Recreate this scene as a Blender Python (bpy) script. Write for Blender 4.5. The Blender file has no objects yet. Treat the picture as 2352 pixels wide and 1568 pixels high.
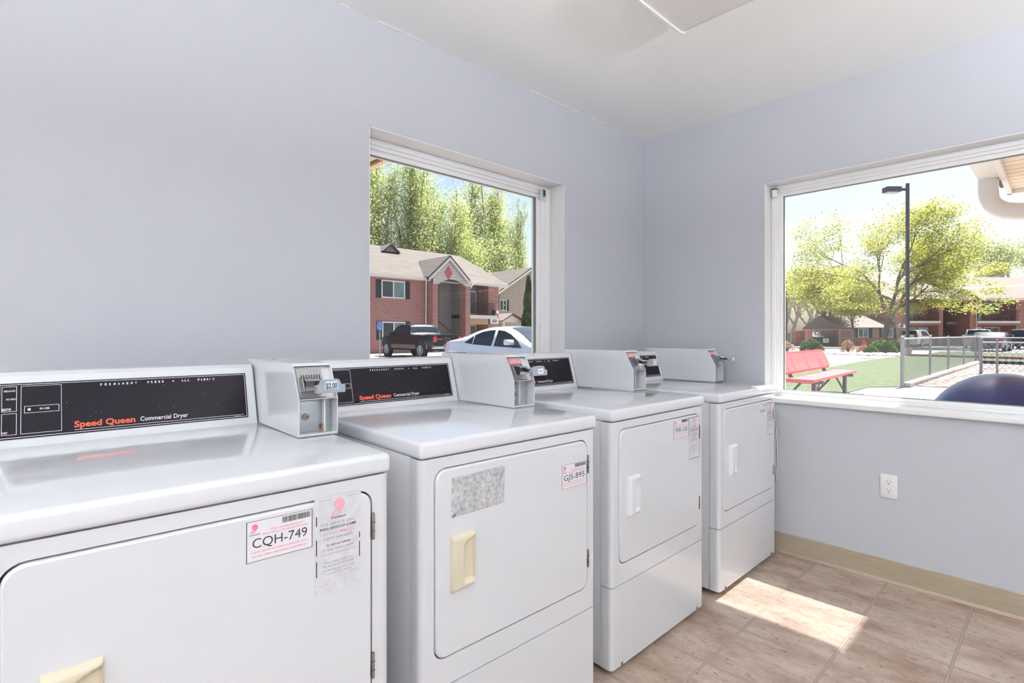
import bpy, bmesh, math, random
from mathutils import Vector, Matrix
rnd = random.Random(7)
S = bpy.context.scene
COL = S.collection
PI = math.pi
sin, cos, rad = math.sin, math.cos, math.radians

# ------------------------------------------------------------------ camera
FPX, CYH = 1211.5, 768.0
HEAD = rad(46.44)
CAM = Vector((-3.016, -1.923, 1.171))
cd = bpy.data.cameras.new('camera'); cam = bpy.data.objects.new('camera', cd); COL.objects.link(cam)
cd.sensor_fit = 'HORIZONTAL'; cd.sensor_width = 36.0
cd.lens = FPX / 2352 * 36.0
cd.shift_y = (CYH - 784) / 2352
cd.clip_start = 0.02; cd.clip_end = 600
cam.location = CAM
cam.rotation_euler = (PI / 2, 0, HEAD - PI / 2)
S.camera = cam

# ------------------------------------------------------------------ world, sun, exposure
W = bpy.data.worlds.new('sky'); S.world = W; W.use_nodes = True
wn = W.node_tree
bg = wn.nodes['Background']
sky = wn.nodes.new('ShaderNodeTexSky'); sky.sky_type = 'NISHITA'
sky.sun_disc = False; sky.sun_elevation = rad(63.4); sky.sun_rotation = rad(90)
sky.air_density = 1.0; sky.dust_density = 3.0; sky.ozone_density = 1.0
wn.links.new(sky.outputs[0], bg.inputs[0]); bg.inputs[1].default_value = 0.21
sd = bpy.data.lights.new('sun', 'SUN'); sun = bpy.data.objects.new('sun', sd); COL.objects.link(sun)
sd.energy = 19.5; sd.angle = rad(0.6); sd.color = (1.0, 0.975, 0.94)
sun.rotation_euler = Vector((-1.0, 0.03, -2.0)).to_track_quat('-Z', 'Y').to_euler()
sun.location = (30, 0, 60)
S.view_settings.view_transform = 'Standard'; S.view_settings.look = 'None'
S.view_settings.exposure = 0.06; S.view_settings.gamma = 1.0
S.view_settings.use_curve_mapping = False
FILL_EMIT = 15.0          # emission of the added fill lamps behind the camera

# ------------------------------------------------------------------ photo pixel helpers (for taking positions)
FW = (cos(HEAD), sin(HEAD)); RT = (sin(HEAD), -cos(HEAD))
def at_depth(u, v, d):
    a = (u - 1176) / FPX; b = (CYH - v) / FPX
    return Vector((CAM.x + d * (FW[0] + a * RT[0]), CAM.y + d * (FW[1] + a * RT[1]), CAM.z + d * b))
G = -0.08
def at_z(u, v, z=G): return at_depth(u, v, (z - CAM.z) / ((CYH - v) / FPX))
def at_y(u, v, y):
    a = (u - 1176) / FPX
    return at_depth(u, v, (y - CAM.y) / (FW[1] + a * RT[1]))

# ------------------------------------------------------------------ materials
def srgb(r, g, b):
    f = lambda c: ((c / 255 + 0.055) / 1.055) ** 2.4 if c > 10 else c / 255 / 12.92
    return (f(r), f(g), f(b), 1)
def dk(c, f): return (c[0] * f, c[1] * f, c[2] * f, 1)
def mat(name, col, rough=0.5, metal=0.0, coat=0.0, spec=0.5, noise=0, nscale=8, bump=0, bscale=60, bdist=0.01, emis=0, stretch=None):
    m = bpy.data.materials.new(name); m.use_nodes = True
    nt = m.node_tree; b = nt.nodes['Principled BSDF']
    c = col if len(col) == 4 else (*col, 1)
    b.inputs['Base Color'].default_value = c
    b.inputs['Roughness'].default_value = rough; b.inputs['Metallic'].default_value = metal
    b.inputs['Coat Weight'].default_value = coat; b.inputs['Coat Roughness'].default_value = 0.06
    b.inputs['Specular IOR Level'].default_value = spec
    if emis: b.inputs['Emission Color'].default_value = c; b.inputs['Emission Strength'].default_value = emis
    if noise or bump:
        tc = nt.nodes.new('ShaderNodeTexCoord'); mp = nt.nodes.new('ShaderNodeMapping')
        if stretch: mp.inputs['Scale'].default_value = stretch
        nt.links.new(tc.outputs['Object'], mp.inputs[0])
    if noise:
        n = nt.nodes.new('ShaderNodeTexNoise'); n.inputs['Scale'].default_value = nscale; n.inputs['Detail'].default_value = 5
        nt.links.new(mp.outputs[0], n.inputs[0])
        r = nt.nodes.new('ShaderNodeValToRGB')
        r.color_ramp.elements[0].position = 0.3; r.color_ramp.elements[1].position = 0.7
        r.color_ramp.elements[0].color = (*[x * (1 - noise) for x in c[:3]], 1)
        r.color_ramp.elements[1].color = (*[min(1, x * (1 + noise)) for x in c[:3]], 1)
        nt.links.new(n.outputs[0], r.inputs[0]); nt.links.new(r.outputs[0], b.inputs['Base Color'])
    if bump:
        n2 = nt.nodes.new('ShaderNodeTexNoise'); n2.inputs['Scale'].default_value = bscale; n2.inputs['Detail'].default_value = 3
        nt.links.new(mp.outputs[0], n2.inputs[0])
        bp = nt.nodes.new('ShaderNodeBump'); bp.inputs['Strength'].default_value = bump; bp.inputs['Distance'].default_value = bdist
        nt.links.new(n2.outputs[0], bp.inputs['Height']); nt.links.new(bp.outputs[0], b.inputs['Normal'])
    return m
def brick_mat(name, c1, c2, mortar, bw, bh, ms, axis='X', rough=0.85, offset=0.5, coord='Object'):
    m = bpy.data.materials.new(name); m.use_nodes = True
    nt = m.node_tree; b = nt.nodes['Principled BSDF']; b.inputs['Roughness'].default_value = rough
    tc = nt.nodes.new('ShaderNodeTexCoord'); sp = nt.nodes.new('ShaderNodeSeparateXYZ'); cb = nt.nodes.new('ShaderNodeCombineXYZ')
    nt.links.new(tc.outputs[coord], sp.inputs[0])
    if axis == 'XY':
        nt.links.new(sp.outputs[0], cb.inputs[0]); nt.links.new(sp.outputs[1], cb.inputs[1])
    else:
        ad = nt.nodes.new('ShaderNodeMath'); ad.operation = 'ADD'
        nt.links.new(sp.outputs[0], ad.inputs[0]); nt.links.new(sp.outputs[1], ad.inputs[1])
        nt.links.new(ad.outputs[0], cb.inputs[0]); nt.links.new(sp.outputs[2], cb.inputs[1])
    br = nt.nodes.new('ShaderNodeTexBrick'); br.offset = offset
    br.inputs['Color1'].default_value = c1; br.inputs['Color2'].default_value = c2; br.inputs['Mortar'].default_value = mortar
    br.inputs['Scale'].default_value = 1; br.inputs['Brick Width'].default_value = bw; br.inputs['Row Height'].default_value = bh
    br.inputs['Mortar Size'].default_value = ms
    nt.links.new(cb.outputs[0], br.inputs[0]); nt.links.new(br.outputs[0], b.inputs['Base Color'])
    return m
def speckle_mat(name, cols, scale, rough=0.9, bump=0.6, dist=0.02):
    m = bpy.data.materials.new(name); m.use_nodes = True
    nt = m.node_tree; b = nt.nodes['Principled BSDF']; b.inputs['Roughness'].default_value = rough
    tc = nt.nodes.new('ShaderNodeTexCoord'); v = nt.nodes.new('ShaderNodeTexVoronoi'); v.inputs['Scale'].default_value = scale
    nt.links.new(tc.outputs['Object'], v.inputs[0])
    sp = nt.nodes.new('ShaderNodeSeparateColor'); nt.links.new(v.outputs['Color'], sp.inputs[0])
    r = nt.nodes.new('ShaderNodeValToRGB'); r.color_ramp.interpolation = 'CONSTANT'
    e = r.color_ramp.elements
    e[0].position = 0; e[0].color = cols[0]; e[1].position = 1 / len(cols); e[1].color = cols[1]
    for i in range(2, len(cols)):
        k = e.new(i / len(cols)); k.color = cols[i]
    nt.links.new(sp.outputs[0], r.inputs[0]); nt.links.new(r.outputs[0], b.inputs['Base Color'])
    bp = nt.nodes.new('ShaderNodeBump'); bp.inputs['Strength'].default_value = bump; bp.inputs['Distance'].default_value = dist
    bp.invert = True
    nt.links.new(v.outputs['Distance'], bp.inputs['Height']); nt.links.new(bp.outputs[0], b.inputs['Normal'])
    return m
def leaf_mat(name, c1, c2, tr=0.45):
    m = bpy.data.materials.new(name); m.use_nodes = True
    nt = m.node_tree; nt.nodes.remove(nt.nodes['Principled BSDF']); out = nt.nodes['Material Output']
    tc = nt.nodes.new('ShaderNodeTexCoord'); n = nt.nodes.new('ShaderNodeTexNoise'); n.inputs['Scale'].default_value = 1.1; n.inputs['Detail'].default_value = 8
    nt.links.new(tc.outputs['Object'], n.inputs[0])
    r = nt.nodes.new('ShaderNodeValToRGB'); r.color_ramp.elements[0].position = 0.38; r.color_ramp.elements[1].position = 0.62
    r.color_ramp.elements[0].color = c1; r.color_ramp.elements[1].color = c2
    nt.links.new(n.outputs[0], r.inputs[0])
    d = nt.nodes.new('ShaderNodeBsdfDiffuse'); t = nt.nodes.new('ShaderNodeBsdfTranslucent'); mx = nt.nodes.new('ShaderNodeMixShader')
    mx.inputs[0].default_value = tr
    nt.links.new(r.outputs[0], d.inputs[0]); nt.links.new(r.outputs[0], t.inputs[0])
    nt.links.new(d.outputs[0], mx.inputs[1]); nt.links.new(t.outputs[0], mx.inputs[2]); nt.links.new(mx.outputs[0], out.inputs[0])
    return m
def glass_mat(name, dust=0.018, tint=(0.97, 0.985, 0.98, 1), glossmax=0.6):
    m = bpy.data.materials.new(name); m.use_nodes = True
    nt = m.node_tree; nt.nodes.remove(nt.nodes['Principled BSDF']); out = nt.nodes['Material Output']
    t = nt.nodes.new('ShaderNodeBsdfTransparent'); t.inputs[0].default_value = tint
    g = nt.nodes.new('ShaderNodeBsdfGlossy'); g.inputs['Roughness'].default_value = 0.0
    lw = nt.nodes.new('ShaderNodeFresnel'); lw.inputs[0].default_value = 1.35
    mul = nt.nodes.new('ShaderNodeMath'); mul.operation = 'MULTIPLY'; mul.inputs[1].default_value = glossmax
    nt.links.new(lw.outputs[0], mul.inputs[0])
    mx = nt.nodes.new('ShaderNodeMixShader'); nt.links.new(mul.outputs[0], mx.inputs[0])
    nt.links.new(t.outputs[0], mx.inputs[1]); nt.links.new(g.outputs[0], mx.inputs[2])
    tl = nt.nodes.new('ShaderNodeBsdfTranslucent'); tl.inputs[0].default_value = (1, 0.98, 0.97, 1)
    mx2 = nt.nodes.new('ShaderNodeMixShader'); mx2.inputs[0].default_value = dust
    nt.links.new(mx.outputs[0], mx2.inputs[1]); nt.links.new(tl.outputs[0], mx2.inputs[2]); nt.links.new(mx2.outputs[0], out.inputs[0])
    return m

M = {}
M['wall'] = mat('wall_paint', (0.52, 0.53, 0.578), 0.75, bump=0.12, bscale=170, bdist=0.004)
M['reveal'] = mat('reveal_paint', (0.74, 0.735, 0.735), 0.7, bump=0.1, bscale=170, bdist=0.004)
M['ceil'] = mat('ceiling_paint', (0.93, 0.93, 0.92), 0.85, bump=0.06, bscale=120, bdist=0.004)
M['vinyl'] = mat('window_vinyl', (0.9, 0.9, 0.9), 0.35)
M['gasket'] = mat('gasket', (0.17, 0.18, 0.17), 0.6)
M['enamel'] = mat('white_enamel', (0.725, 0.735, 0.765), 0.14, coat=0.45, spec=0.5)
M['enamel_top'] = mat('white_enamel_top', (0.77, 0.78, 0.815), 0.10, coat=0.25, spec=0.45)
M['panelside'] = mat('enamel_side', (0.76, 0.77, 0.80), 0.25)
M['dark'] = mat('dark_gap', (0.05, 0.05, 0.055), 0.8)
M['black'] = mat('control_black', (0.011, 0.009, 0.013), 0.32, spec=0.06)
M['print'] = mat('print_white', (0.85, 0.85, 0.87), 0.5)
M['orange'] = mat('print_orange', (0.95, 0.09, 0.03), 0.5)
M['cream'] = mat('cream_plastic', (0.70, 0.63, 0.48), 0.35)
M['whitepl'] = mat('white_plastic', (0.83, 0.84, 0.88), 0.3)
M['chrome'] = mat('chrome', (0.62, 0.63, 0.65), 0.12, metal=1.0)
M['zinc'] = mat('zinc_plate', (0.45, 0.48, 0.50), 0.32, metal=0.7, noise=0.12, nscale=30)
M['brushed'] = mat('brushed_steel', (0.42, 0.42, 0.43), 0.3, metal=0.9)
M['hinge'] = mat('hinge_steel', (0.30, 0.27, 0.26), 0.4, metal=0.8)
M['brass'] = mat('old_brass', (0.25, 0.2, 0.14), 0.4, metal=0.9)
M['rust'] = mat('rust', (0.22, 0.11, 0.05), 0.9)
M['clear'] = mat('clear_plastic', (0.40, 0.42, 0.45), 0.12, metal=0.3, coat=0.5)
M['blueprint'] = mat('print_blue', (0.32, 0.52, 0.72), 0.5)
M['ink'] = mat('ink_black', (0.02, 0.02, 0.025), 0.5)
M['ink2'] = mat('ink_worn', (0.32, 0.32, 0.34), 0.6)
M['inkred'] = mat('ink_red', (0.80, 0.12, 0.18), 0.5)
M['inkpink'] = mat('ink_pink', (0.80, 0.36, 0.42), 0.5)
M['paper'] = mat('sticker_white', (0.82, 0.82, 0.86), 0.35)
M['paperold'] = mat('sticker_worn', (0.66, 0.66, 0.69), 0.4, noise=0.08, nscale=60)
M['adhesive'] = mat('adhesive_residue', (0.44, 0.44, 0.45), 0.8, noise=0.42, nscale=110)
M['redcoin'] = mat('coin_red', (0.75, 0.1, 0.1), 0.4)
M['outlet'] = mat('outlet_plastic', (0.85, 0.85, 0.85), 0.3)
M['base'] = mat('baseboard_vinyl', (0.33, 0.27, 0.20), 0.45, noise=0.06, nscale=12, stretch=(6, 1, 6))
M['lens'] = mat('lamp_lens_off', (0.72, 0.70, 0.68), 0.25, noise=0.06, nscale=3)
M['lamphouse'] = mat('lamp_housing', (0.84, 0.84, 0.83), 0.4)
M['lit'] = mat('fill_lens_lit', (0.95, 0.98, 1.0), 0.4, emis=FILL_EMIT * 0.08)  # weak underside glow of the added fill lamps
M['fill_up'] = mat('fill_uplight', (0.95, 0.98, 1.0), 0.4, emis=FILL_EMIT * 9.0)
M['glass'] = glass_mat('window_glass')
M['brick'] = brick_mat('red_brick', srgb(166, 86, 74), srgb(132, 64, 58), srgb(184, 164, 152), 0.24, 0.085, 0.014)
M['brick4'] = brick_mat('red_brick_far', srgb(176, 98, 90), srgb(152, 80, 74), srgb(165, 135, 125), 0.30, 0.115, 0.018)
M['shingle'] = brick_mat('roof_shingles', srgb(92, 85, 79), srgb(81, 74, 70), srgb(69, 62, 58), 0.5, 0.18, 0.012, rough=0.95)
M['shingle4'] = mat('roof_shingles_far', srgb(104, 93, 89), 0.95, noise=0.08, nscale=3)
M['siding'] = brick_mat('beige_siding', srgb(172, 158, 146), srgb(168, 154, 142), srgb(120, 110, 102), 30.0, 0.2, 0.014, offset=0)
M['sidingw'] = brick_mat('white_siding', srgb(205, 190, 180), srgb(200, 186, 176), srgb(160, 146, 140), 30.0, 0.2, 0.014, offset=0)
M['greysiding'] = brick_mat('grey_siding', srgb(150, 140, 134), srgb(144, 134, 128), srgb(110, 102, 98), 0.3, 30.0, 0.02, offset=0)
M['tan'] = mat('tan_stucco', srgb(176, 146, 118), 0.85)
M['brown'] = mat('brown_wall', srgb(150, 112, 100), 0.85)
M['trim'] = mat('white_trim', srgb(218, 206, 196), 0.6)
M['frame'] = mat('white_frame', srgb(235, 232, 226), 0.5)
M['shutter'] = mat('dark_shutter', srgb(38, 38, 52), 0.6)
M['pane'] = mat('house_glass', srgb(110, 128, 130), 0.12, spec=0.8, noise=0.2, nscale=1.5)
M['panedark'] = mat('house_glass_dark', srgb(48, 56, 58), 0.12, spec=0.8)
M['doorw'] = mat('white_door', srgb(214, 212, 214), 0.5)
M['rail'] = mat('black_rail', srgb(40, 38, 42), 0.5)
M['stair'] = mat('stair_concrete', srgb(150, 148, 146), 0.8)
M['diamond'] = mat('red_tile', srgb(190, 88, 92), 0.7)
M['asphalt'] = mat('asphalt', srgb(104, 104, 110), 0.9, noise=0.12, nscale=4, bump=0.3, bscale=60)
M['concrete'] = mat('concrete', srgb(136, 131, 126), 0.85, noise=0.05, nscale=2.5, bump=0.1, bscale=40)
M['curb'] = mat('curb_concrete', srgb(190, 178, 172), 0.85, noise=0.06, nscale=3)
M['redcurb'] = mat('red_curb', srgb(170, 66, 66), 0.8)
M['grass'] = speckle_mat('grass', [dk(srgb(132, 166, 76), .135), dk(srgb(150, 182, 98), .145), dk(srgb(140, 172, 84), .135), dk(srgb(168, 194, 120), .155), dk(srgb(120, 156, 66), .12)], 16, bump=0.8)
M['gravel'] = speckle_mat('gravel', [dk(srgb(196, 170, 156), .28), dk(srgb(150, 122, 112), .25), dk(srgb(210, 196, 188), .5), dk(srgb(176, 140, 122), .26), dk(srgb(110, 92, 90), .25), dk(srgb(190, 172, 160), .34)], 9)
M['rockm'] = mat('pale_rock', srgb(196, 190, 182), 0.9, noise=0.1, nscale=3)
M['galv'] = mat('galvanised_steel', srgb(165, 165, 168), 0.5, metal=0.1)
M['slat'] = mat('fence_slat', srgb(200, 210, 204), 0.5)
M['bark'] = mat('bark', srgb(112, 96, 86), 0.9, noise=0.25, nscale=6)
M['barkpale'] = mat('bark_pale', srgb(150, 140, 130), 0.9, noise=0.2, nscale=6)
M['leaf_poplar'] = leaf_mat('poplar_leaves', dk(srgb(158, 174, 104), .8), dk(srgb(216, 224, 158), .9))
M['leaf_locust'] = leaf_mat('locust_leaves', dk(srgb(206, 214, 104), .58), dk(srgb(238, 236, 140), .62), 0.6)
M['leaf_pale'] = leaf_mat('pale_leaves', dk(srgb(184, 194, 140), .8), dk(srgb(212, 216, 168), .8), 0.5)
M['leaf_dark'] = leaf_mat('juniper_leaves', srgb(62, 84, 58), srgb(100, 122, 80), 0.15)
M['leaf_bush'] = leaf_mat('bush_leaves', srgb(80, 106, 62), srgb(120, 142, 84), 0.2)
M['leaf_dry'] = leaf_mat('dry_leaves', srgb(170, 132, 106), srgb(206, 176, 146), 0.2)
M['benchred'] = mat('bench_red', srgb(214, 92, 94), 0.45)
M['benchleg'] = mat('bench_leg', srgb(88, 84, 88), 0.5)
M['pole'] = mat('lamp_pole', srgb(84, 82, 92), 0.5)
M['hydrant'] = mat('hydrant_red', srgb(196, 52, 60), 0.5)
M['dumpster'] = mat('dumpster_paint', srgb(58, 70, 74), 0.6)
M['fencewood'] = brick_mat('grey_fence_boards', srgb(150, 144, 138), srgb(138, 132, 128), srgb(96, 92, 90), 0.16, 30, 0.012, offset=0)
M['dome'] = mat('dome_plastic', srgb(28, 32, 78), 0.24, spec=0.6, noise=0.45, nscale=5, bump=0.2, bscale=18)
M['carwhite'] = mat('car_white', (0.66, 0.68, 0.72), 0.18, coat=1.0)
M['carblack'] = mat('car_black', (0.008, 0.010, 0.014), 0.22, spec=0.3, coat=0.15)
M['carbrown'] = mat('car_lower_tan', (0.16, 0.13, 0.10), 0.3, coat=0.5)
M['carblue'] = mat('car_blue', srgb(40, 48, 66), 0.2, coat=1.0)
M['cargrey'] = mat('car_silver', srgb(186, 190, 196), 0.2, coat=1.0)
M['carglass'] = mat('car_glass', srgb(36, 46, 56), 0.16, spec=0.2)
M['tyre'] = mat('tyre', (0.02, 0.02, 0.02), 0.8)
M['rim'] = mat('wheel_rim', (0.6, 0.61, 0.63), 0.3, metal=0.8)
M['taillight'] = mat('tail_light', srgb(190, 24, 40), 0.2, coat=1.0)
M['signblue'] = mat('sign_blue', srgb(40, 120, 190), 0.5)
M['signwhite'] = mat('sign_white', srgb(238, 238, 240), 0.5)
M['soffit'] = brick_mat('soffit_boards', srgb(226, 204, 182), srgb(220, 198, 176), srgb(150, 120, 98), 0.13, 30, 0.006, axis='XY', offset=0)
M['soffitd'] = mat('soffit_tan', srgb(214, 188, 150), 0.7)
M['browntrim'] = mat('brown_trim', srgb(92, 62, 48), 0.7)
M['white'] = mat('white_paint', srgb(212, 206, 200), 0.5)

# floor: square vinyl tiles with double-edged grout and mottling
def floor_mat():
    m = bpy.data.materials.new('floor_tiles'); m.use_nodes = True
    nt = m.node_tree; b = nt.nodes['Principled BSDF']
    N = lambda t, **k: nt.nodes.new(t)
    tc = N('ShaderNodeTexCoord'); sp = N('ShaderNodeSeparateXYZ'); nt.links.new(tc.outputs['Object'], sp.inputs[0])
    wob = N('ShaderNodeTexNoise'); wob.inputs['Scale'].default_value = 26; nt.links.new(tc.outputs['Object'], wob.inputs[0])
    def math_(op, a, bb=None, c=None):
        n = N('ShaderNodeMath'); n.operation = op
        for i, x in enumerate((a, bb, c)):
            if x is None: continue
            if isinstance(x, (int, float)): n.inputs[i].default_value = x
            else: nt.links.new(x, n.inputs[i])
        return n.outputs[0]
    w = math_('MULTIPLY', math_('SUBTRACT', wob.outputs[0], 0.5), 0.0055)
    ds = []
    for k, off in ((0, 0.303), (1, 1.035)):
        p = math_('ADD', math_('ADD', sp.outputs[k], off + 30.4 + 0.152), w)
        f = math_('MODULO', p, 0.304)
        ds.append(math_('ABSOLUTE', math_('SUBTRACT', f, 0.152)))
    d = math_('MINIMUM', ds[0], ds[1])
    g = N('ShaderNodeValToRGB'); g.color_ramp.interpolation = 'LINEAR'
    e = g.color_ramp.elements
    nt.links.new(math_('MULTIPLY', d, 100), g.inputs[0])      # centimetres
    e[0].position = 0.0; e[0].color = (1, 1, 1, 1); e[1].position = 0.5; e[1].color = (0, 0, 0, 1)
    a = e.new(0.30); a.color = (1, 1, 1, 1); a2 = e.new(0.38); a2.color = (0.5, 0.5, 0.5, 1)
    mp = N('ShaderNodeMapping'); mp.inputs['Scale'].default_value = (13, 5.5, 5); mp.inputs['Rotation'].default_value = (0, 0, 0.15)
    nt.links.new(tc.outputs['Object'], mp.inputs[0])
    n1 = N('ShaderNodeTexNoise'); n1.inputs['Scale'].default_value = 0.55; n1.inputs['Detail'].default_value = 9; n1.inputs['Roughness'].default_value = 0.65
    nt.links.new(mp.outputs[0], n1.inputs[0])
    r1 = N('ShaderNodeValToRGB'); q = r1.color_ramp.elements
    q[0].position = 0.34; q[0].color = srgb(134, 108, 95); q[1].position = 0.66; q[1].color = srgb(184, 169, 155)
    k = q.new(0.5); k.color = srgb(162, 144, 130)
    nt.links.new(n1.outputs[0], r1.inputs[0])
    n2 = N('ShaderNodeTexNoise'); n2.inputs['Scale'].default_value = 7.0; n2.inputs['Detail'].default_value = 4; n2.inputs['Distortion'].default_value = 0.8
    nt.links.new(mp.outputs[0], n2.inputs[0])
    r2 = N('ShaderNodeValToRGB'); r2.color_ramp.elements[0].position = 0.30; r2.color_ramp.elements[0].color = srgb(150, 122, 110)
    r2.color_ramp.elements[1].position = 0.40; r2.color_ramp.elements[1].color = (1, 1, 1, 1)
    nt.links.new(n2.outputs[0], r2.inputs[0])
    mul = N('ShaderNodeMix'); mul.data_type = 'RGBA'; mul.blend_type = 'MULTIPLY'; mul.inputs[0].default_value = 0.8
    nt.links.new(r1.outputs[0], mul.inputs[6]); nt.links.new(r2.outputs[0], mul.inputs[7])
    mx = N('ShaderNodeMix'); mx.data_type = 'RGBA'
    nt.links.new(g.outputs[0], mx.inputs[0]); nt.links.new(mul.outputs[2], mx.inputs[6]); mx.inputs[7].default_value = srgb(156, 141, 132)
    # thin dark line at each grout edge
    ln = math_('LESS_THAN', math_('ABSOLUTE', math_('SUBTRACT', d, 0.0042)), 0.0008)
    mx2 = N('ShaderNodeMix'); mx2.data_type = 'RGBA'; nt.links.new(math_('MULTIPLY', ln, 0.85), mx2.inputs[0])
    nt.links.new(mx.outputs[2], mx2.inputs[6]); mx2.inputs[7].default_value = srgb(104, 88, 82)
    nt.links.new(mx2.outputs[2], b.inputs['Base Color'])
    b.inputs['Roughness'].default_value = 0.42
    bp = N('ShaderNodeBump'); bp.inputs['Strength'].default_value = 0.25; bp.inputs['Distance'].default_value = 0.003
    nt.links.new(n2.outputs[0], bp.inputs['Height']); nt.links.new(bp.outputs[0], b.inputs['Normal'])
    return m
M['floor'] = floor_mat()

# ------------------------------------------------------------------ mesh builder
_txt = {}
def text_geo(s, bold=0.0):
    k = (s, bold)
    if k not in _txt:
        c = bpy.data.curves.new('t', 'FONT'); c.body = s; c.size = 1; c.offset = bold; c.resolution_u = 3
        o = bpy.data.objects.new('t', c)
        me = bpy.data.meshes.new_from_object(o)
        vs = [v.co.copy() for v in me.vertices]; fs = [tuple(p.vertices) for p in me.polygons]
        bpy.data.objects.remove(o); bpy.data.curves.remove(c); bpy.data.meshes.remove(me)
        x0 = min(v.x for v in vs); x1 = max(v.x for v in vs)
        _txt[k] = ([(v.x - x0, v.y) for v in vs], fs, x1 - x0)
    return _txt[k]
CAP = 0.69      # cap height of the built-in font at size 1
class MB:
    def __init__(s): s.v = []; s.f = []; s.m = []; s.mats = []; s.smooth = []
    def mi(s, m):
        if isinstance(m, str): m = M[m]
        if m not in s.mats: s.mats.append(m)
        return s.mats.index(m)
    def add(s, vs, fs, m, sm=False):
        b = len(s.v); s.v += [tuple(x) for x in vs]; i = s.mi(m)
        for f in fs: s.f.append(tuple(b + k for k in f)); s.m.append(i); s.smooth.append(sm)
        return s
    def bm(s, bm_, m, sm=False):
        bm_.verts.index_update()
        s.add([v.co.copy() for v in bm_.verts], [[v.index for v in f.verts] for f in bm_.faces], m, sm); bm_.free(); return s
    def box(s, x0, x1, y0, y1, z0, z1, m, bev=0, seg=2):
        if x0 > x1: x0, x1 = x1, x0
        if y0 > y1: y0, y1 = y1, y0
        if z0 > z1: z0, z1 = z1, z0
        if bev:
            b = bmesh.new(); bmesh.ops.create_cube(b, size=1)
            for v in b.verts: v.co = Vector((x0 + (v.co.x + .5) * (x1 - x0), y0 + (v.co.y + .5) * (y1 - y0), z0 + (v.co.z + .5) * (z1 - z0)))
            bmesh.ops.bevel(b, geom=b.edges[:], offset=bev, segments=seg, affect='EDGES', profile=0.5)
            return s.bm(b, m, True)
        vs = [(x, y, z) for x in (x0, x1) for y in (y0, y1) for z in (z0, z1)]
        return s.add(vs, [(0, 1, 3, 2), (4, 6, 7, 5), (0, 4, 5, 1), (2, 3, 7, 6), (0, 2, 6, 4), (1, 5, 7, 3)], m)
    def prism(s, pts, a, b, m, axis='Y', sm=False):
        # pts: 2-D outline; extruded from a to b along axis. X: (y,z)  Y: (x,z)  Z: (x,y)
        mk = {'X': lambda p, t: (t, p[0], p[1]), 'Y': lambda p, t: (p[0], t, p[1]), 'Z': lambda p, t: (p[0], p[1], t)}[axis]
        n = len(pts); vs = [mk(p, a) for p in pts] + [mk(p, b) for p in pts]
        s.add(vs, [tuple(range(n))[::-1], tuple(range(n, 2 * n))], m)
        return s.add(vs, [(i, (i + 1) % n, (i + 1) % n + n, i + n) for i in range(n)], m, sm)
    def tube(s, pts, r, m, seg=8, caps=True):
        pts = [Vector(p) for p in pts]; n = len(pts)
        rs = r if isinstance(r, (list, tuple)) else [r] * n
        vs = []; up = None
        for i, p in enumerate(pts):
            d = (pts[min(i + 1, n - 1)] - pts[max(i - 1, 0)]).normalized()
            if up is None: up = Vector((0, 0, 1)) if abs(d.z) < 0.9 else Vector((1, 0, 0))
            x = d.cross(up).normalized(); y = d.cross(x).normalized()
            up = x.cross(d).normalized() if abs(d.dot(up)) > 0.95 else up
            for k in range(seg):
                a = 2 * PI * k / seg; vs.append(p + (x * cos(a) + y * sin(a)) * rs[i])
        fs = [(i * seg + k, i * seg + (k + 1) % seg, (i + 1) * seg + (k + 1) % seg, (i + 1) * seg + k) for i in range(n - 1) for k in range(seg)]
        if caps: fs += [tuple(range(seg))[::-1], tuple(range((n - 1) * seg, n * seg))]
        return s.add(vs, fs, m, True)
    def cyl(s, p, d, r, h, m, seg=20, r2=None):
        p = Vector(p); d = Vector(d).normalized()
        return s.tube([p, p + d * h], [r, r if r2 is None else r2], m, seg)
    def lathe(s, prof, m, c=(0, 0, 0), seg=32):
        n = len(prof); vs = []
        for k in range(seg):
            a = 2 * PI * k / seg
            for r, z in prof: vs.append((c[0] + r * cos(a), c[1] + r * sin(a), c[2] + z))
        fs = [(k * n + i, ((k + 1) % seg) * n + i, ((k + 1) % seg) * n + i + 1, k * n + i + 1) for k in range(seg) for i in range(n - 1)]
        return s.add(vs, fs, m, True)
    def quad(s, pts, m): return s.add(pts, [tuple(range(len(pts)))], m)
    def text(s, t, fn, x, y, cap, m, width=None, align='l', bold=0.0):
        vs, fs, w = text_geo(t, bold); sc = cap / CAP; sx = sc if width is None else width / w
        ox = x if align == 'l' else (x - w * sx if align == 'r' else x - w * sx / 2)
        return s.add([fn(ox + a * sx, y + b * sc) for a, b in vs], fs, m)
    def frame2(s, fn, x0, x1, y0, y1, t, m):
        for a, b, c, d in ((x0, x1, y0, y0 + t), (x0, x1, y1 - t, y1), (x0, x0 + t, y0 + t, y1 - t), (x1 - t, x1, y0 + t, y1 - t)):
            s.quad([fn(a, c), fn(b, c), fn(b, d), fn(a, d)], m)
        return s
    def rect2(s, fn, x0, x1, y0, y1, m): return s.quad([fn(x0, y0), fn(x1, y0), fn(x1, y1), fn(x0, y1)], m)
    def build(s, name, parent=None, loc=None, rz=0, ang=35):
        me = bpy.data.meshes.new(name); me.from_pydata(s.v, [], s.f)
        for m in s.mats: me.materials.append(m)
        me.polygons.foreach_set('material_index', s.m); me.polygons.foreach_set('use_smooth', s.smooth)
        me.update()
        if any(s.smooth): me.set_sharp_from_angle(angle=rad(ang))
        o = bpy.data.objects.new(name, me); COL.objects.link(o)
        if parent: o.parent = parent
        if loc is not None: o.location = loc
        if rz: o.rotation_euler = (0, 0, rz)
        return o
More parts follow.
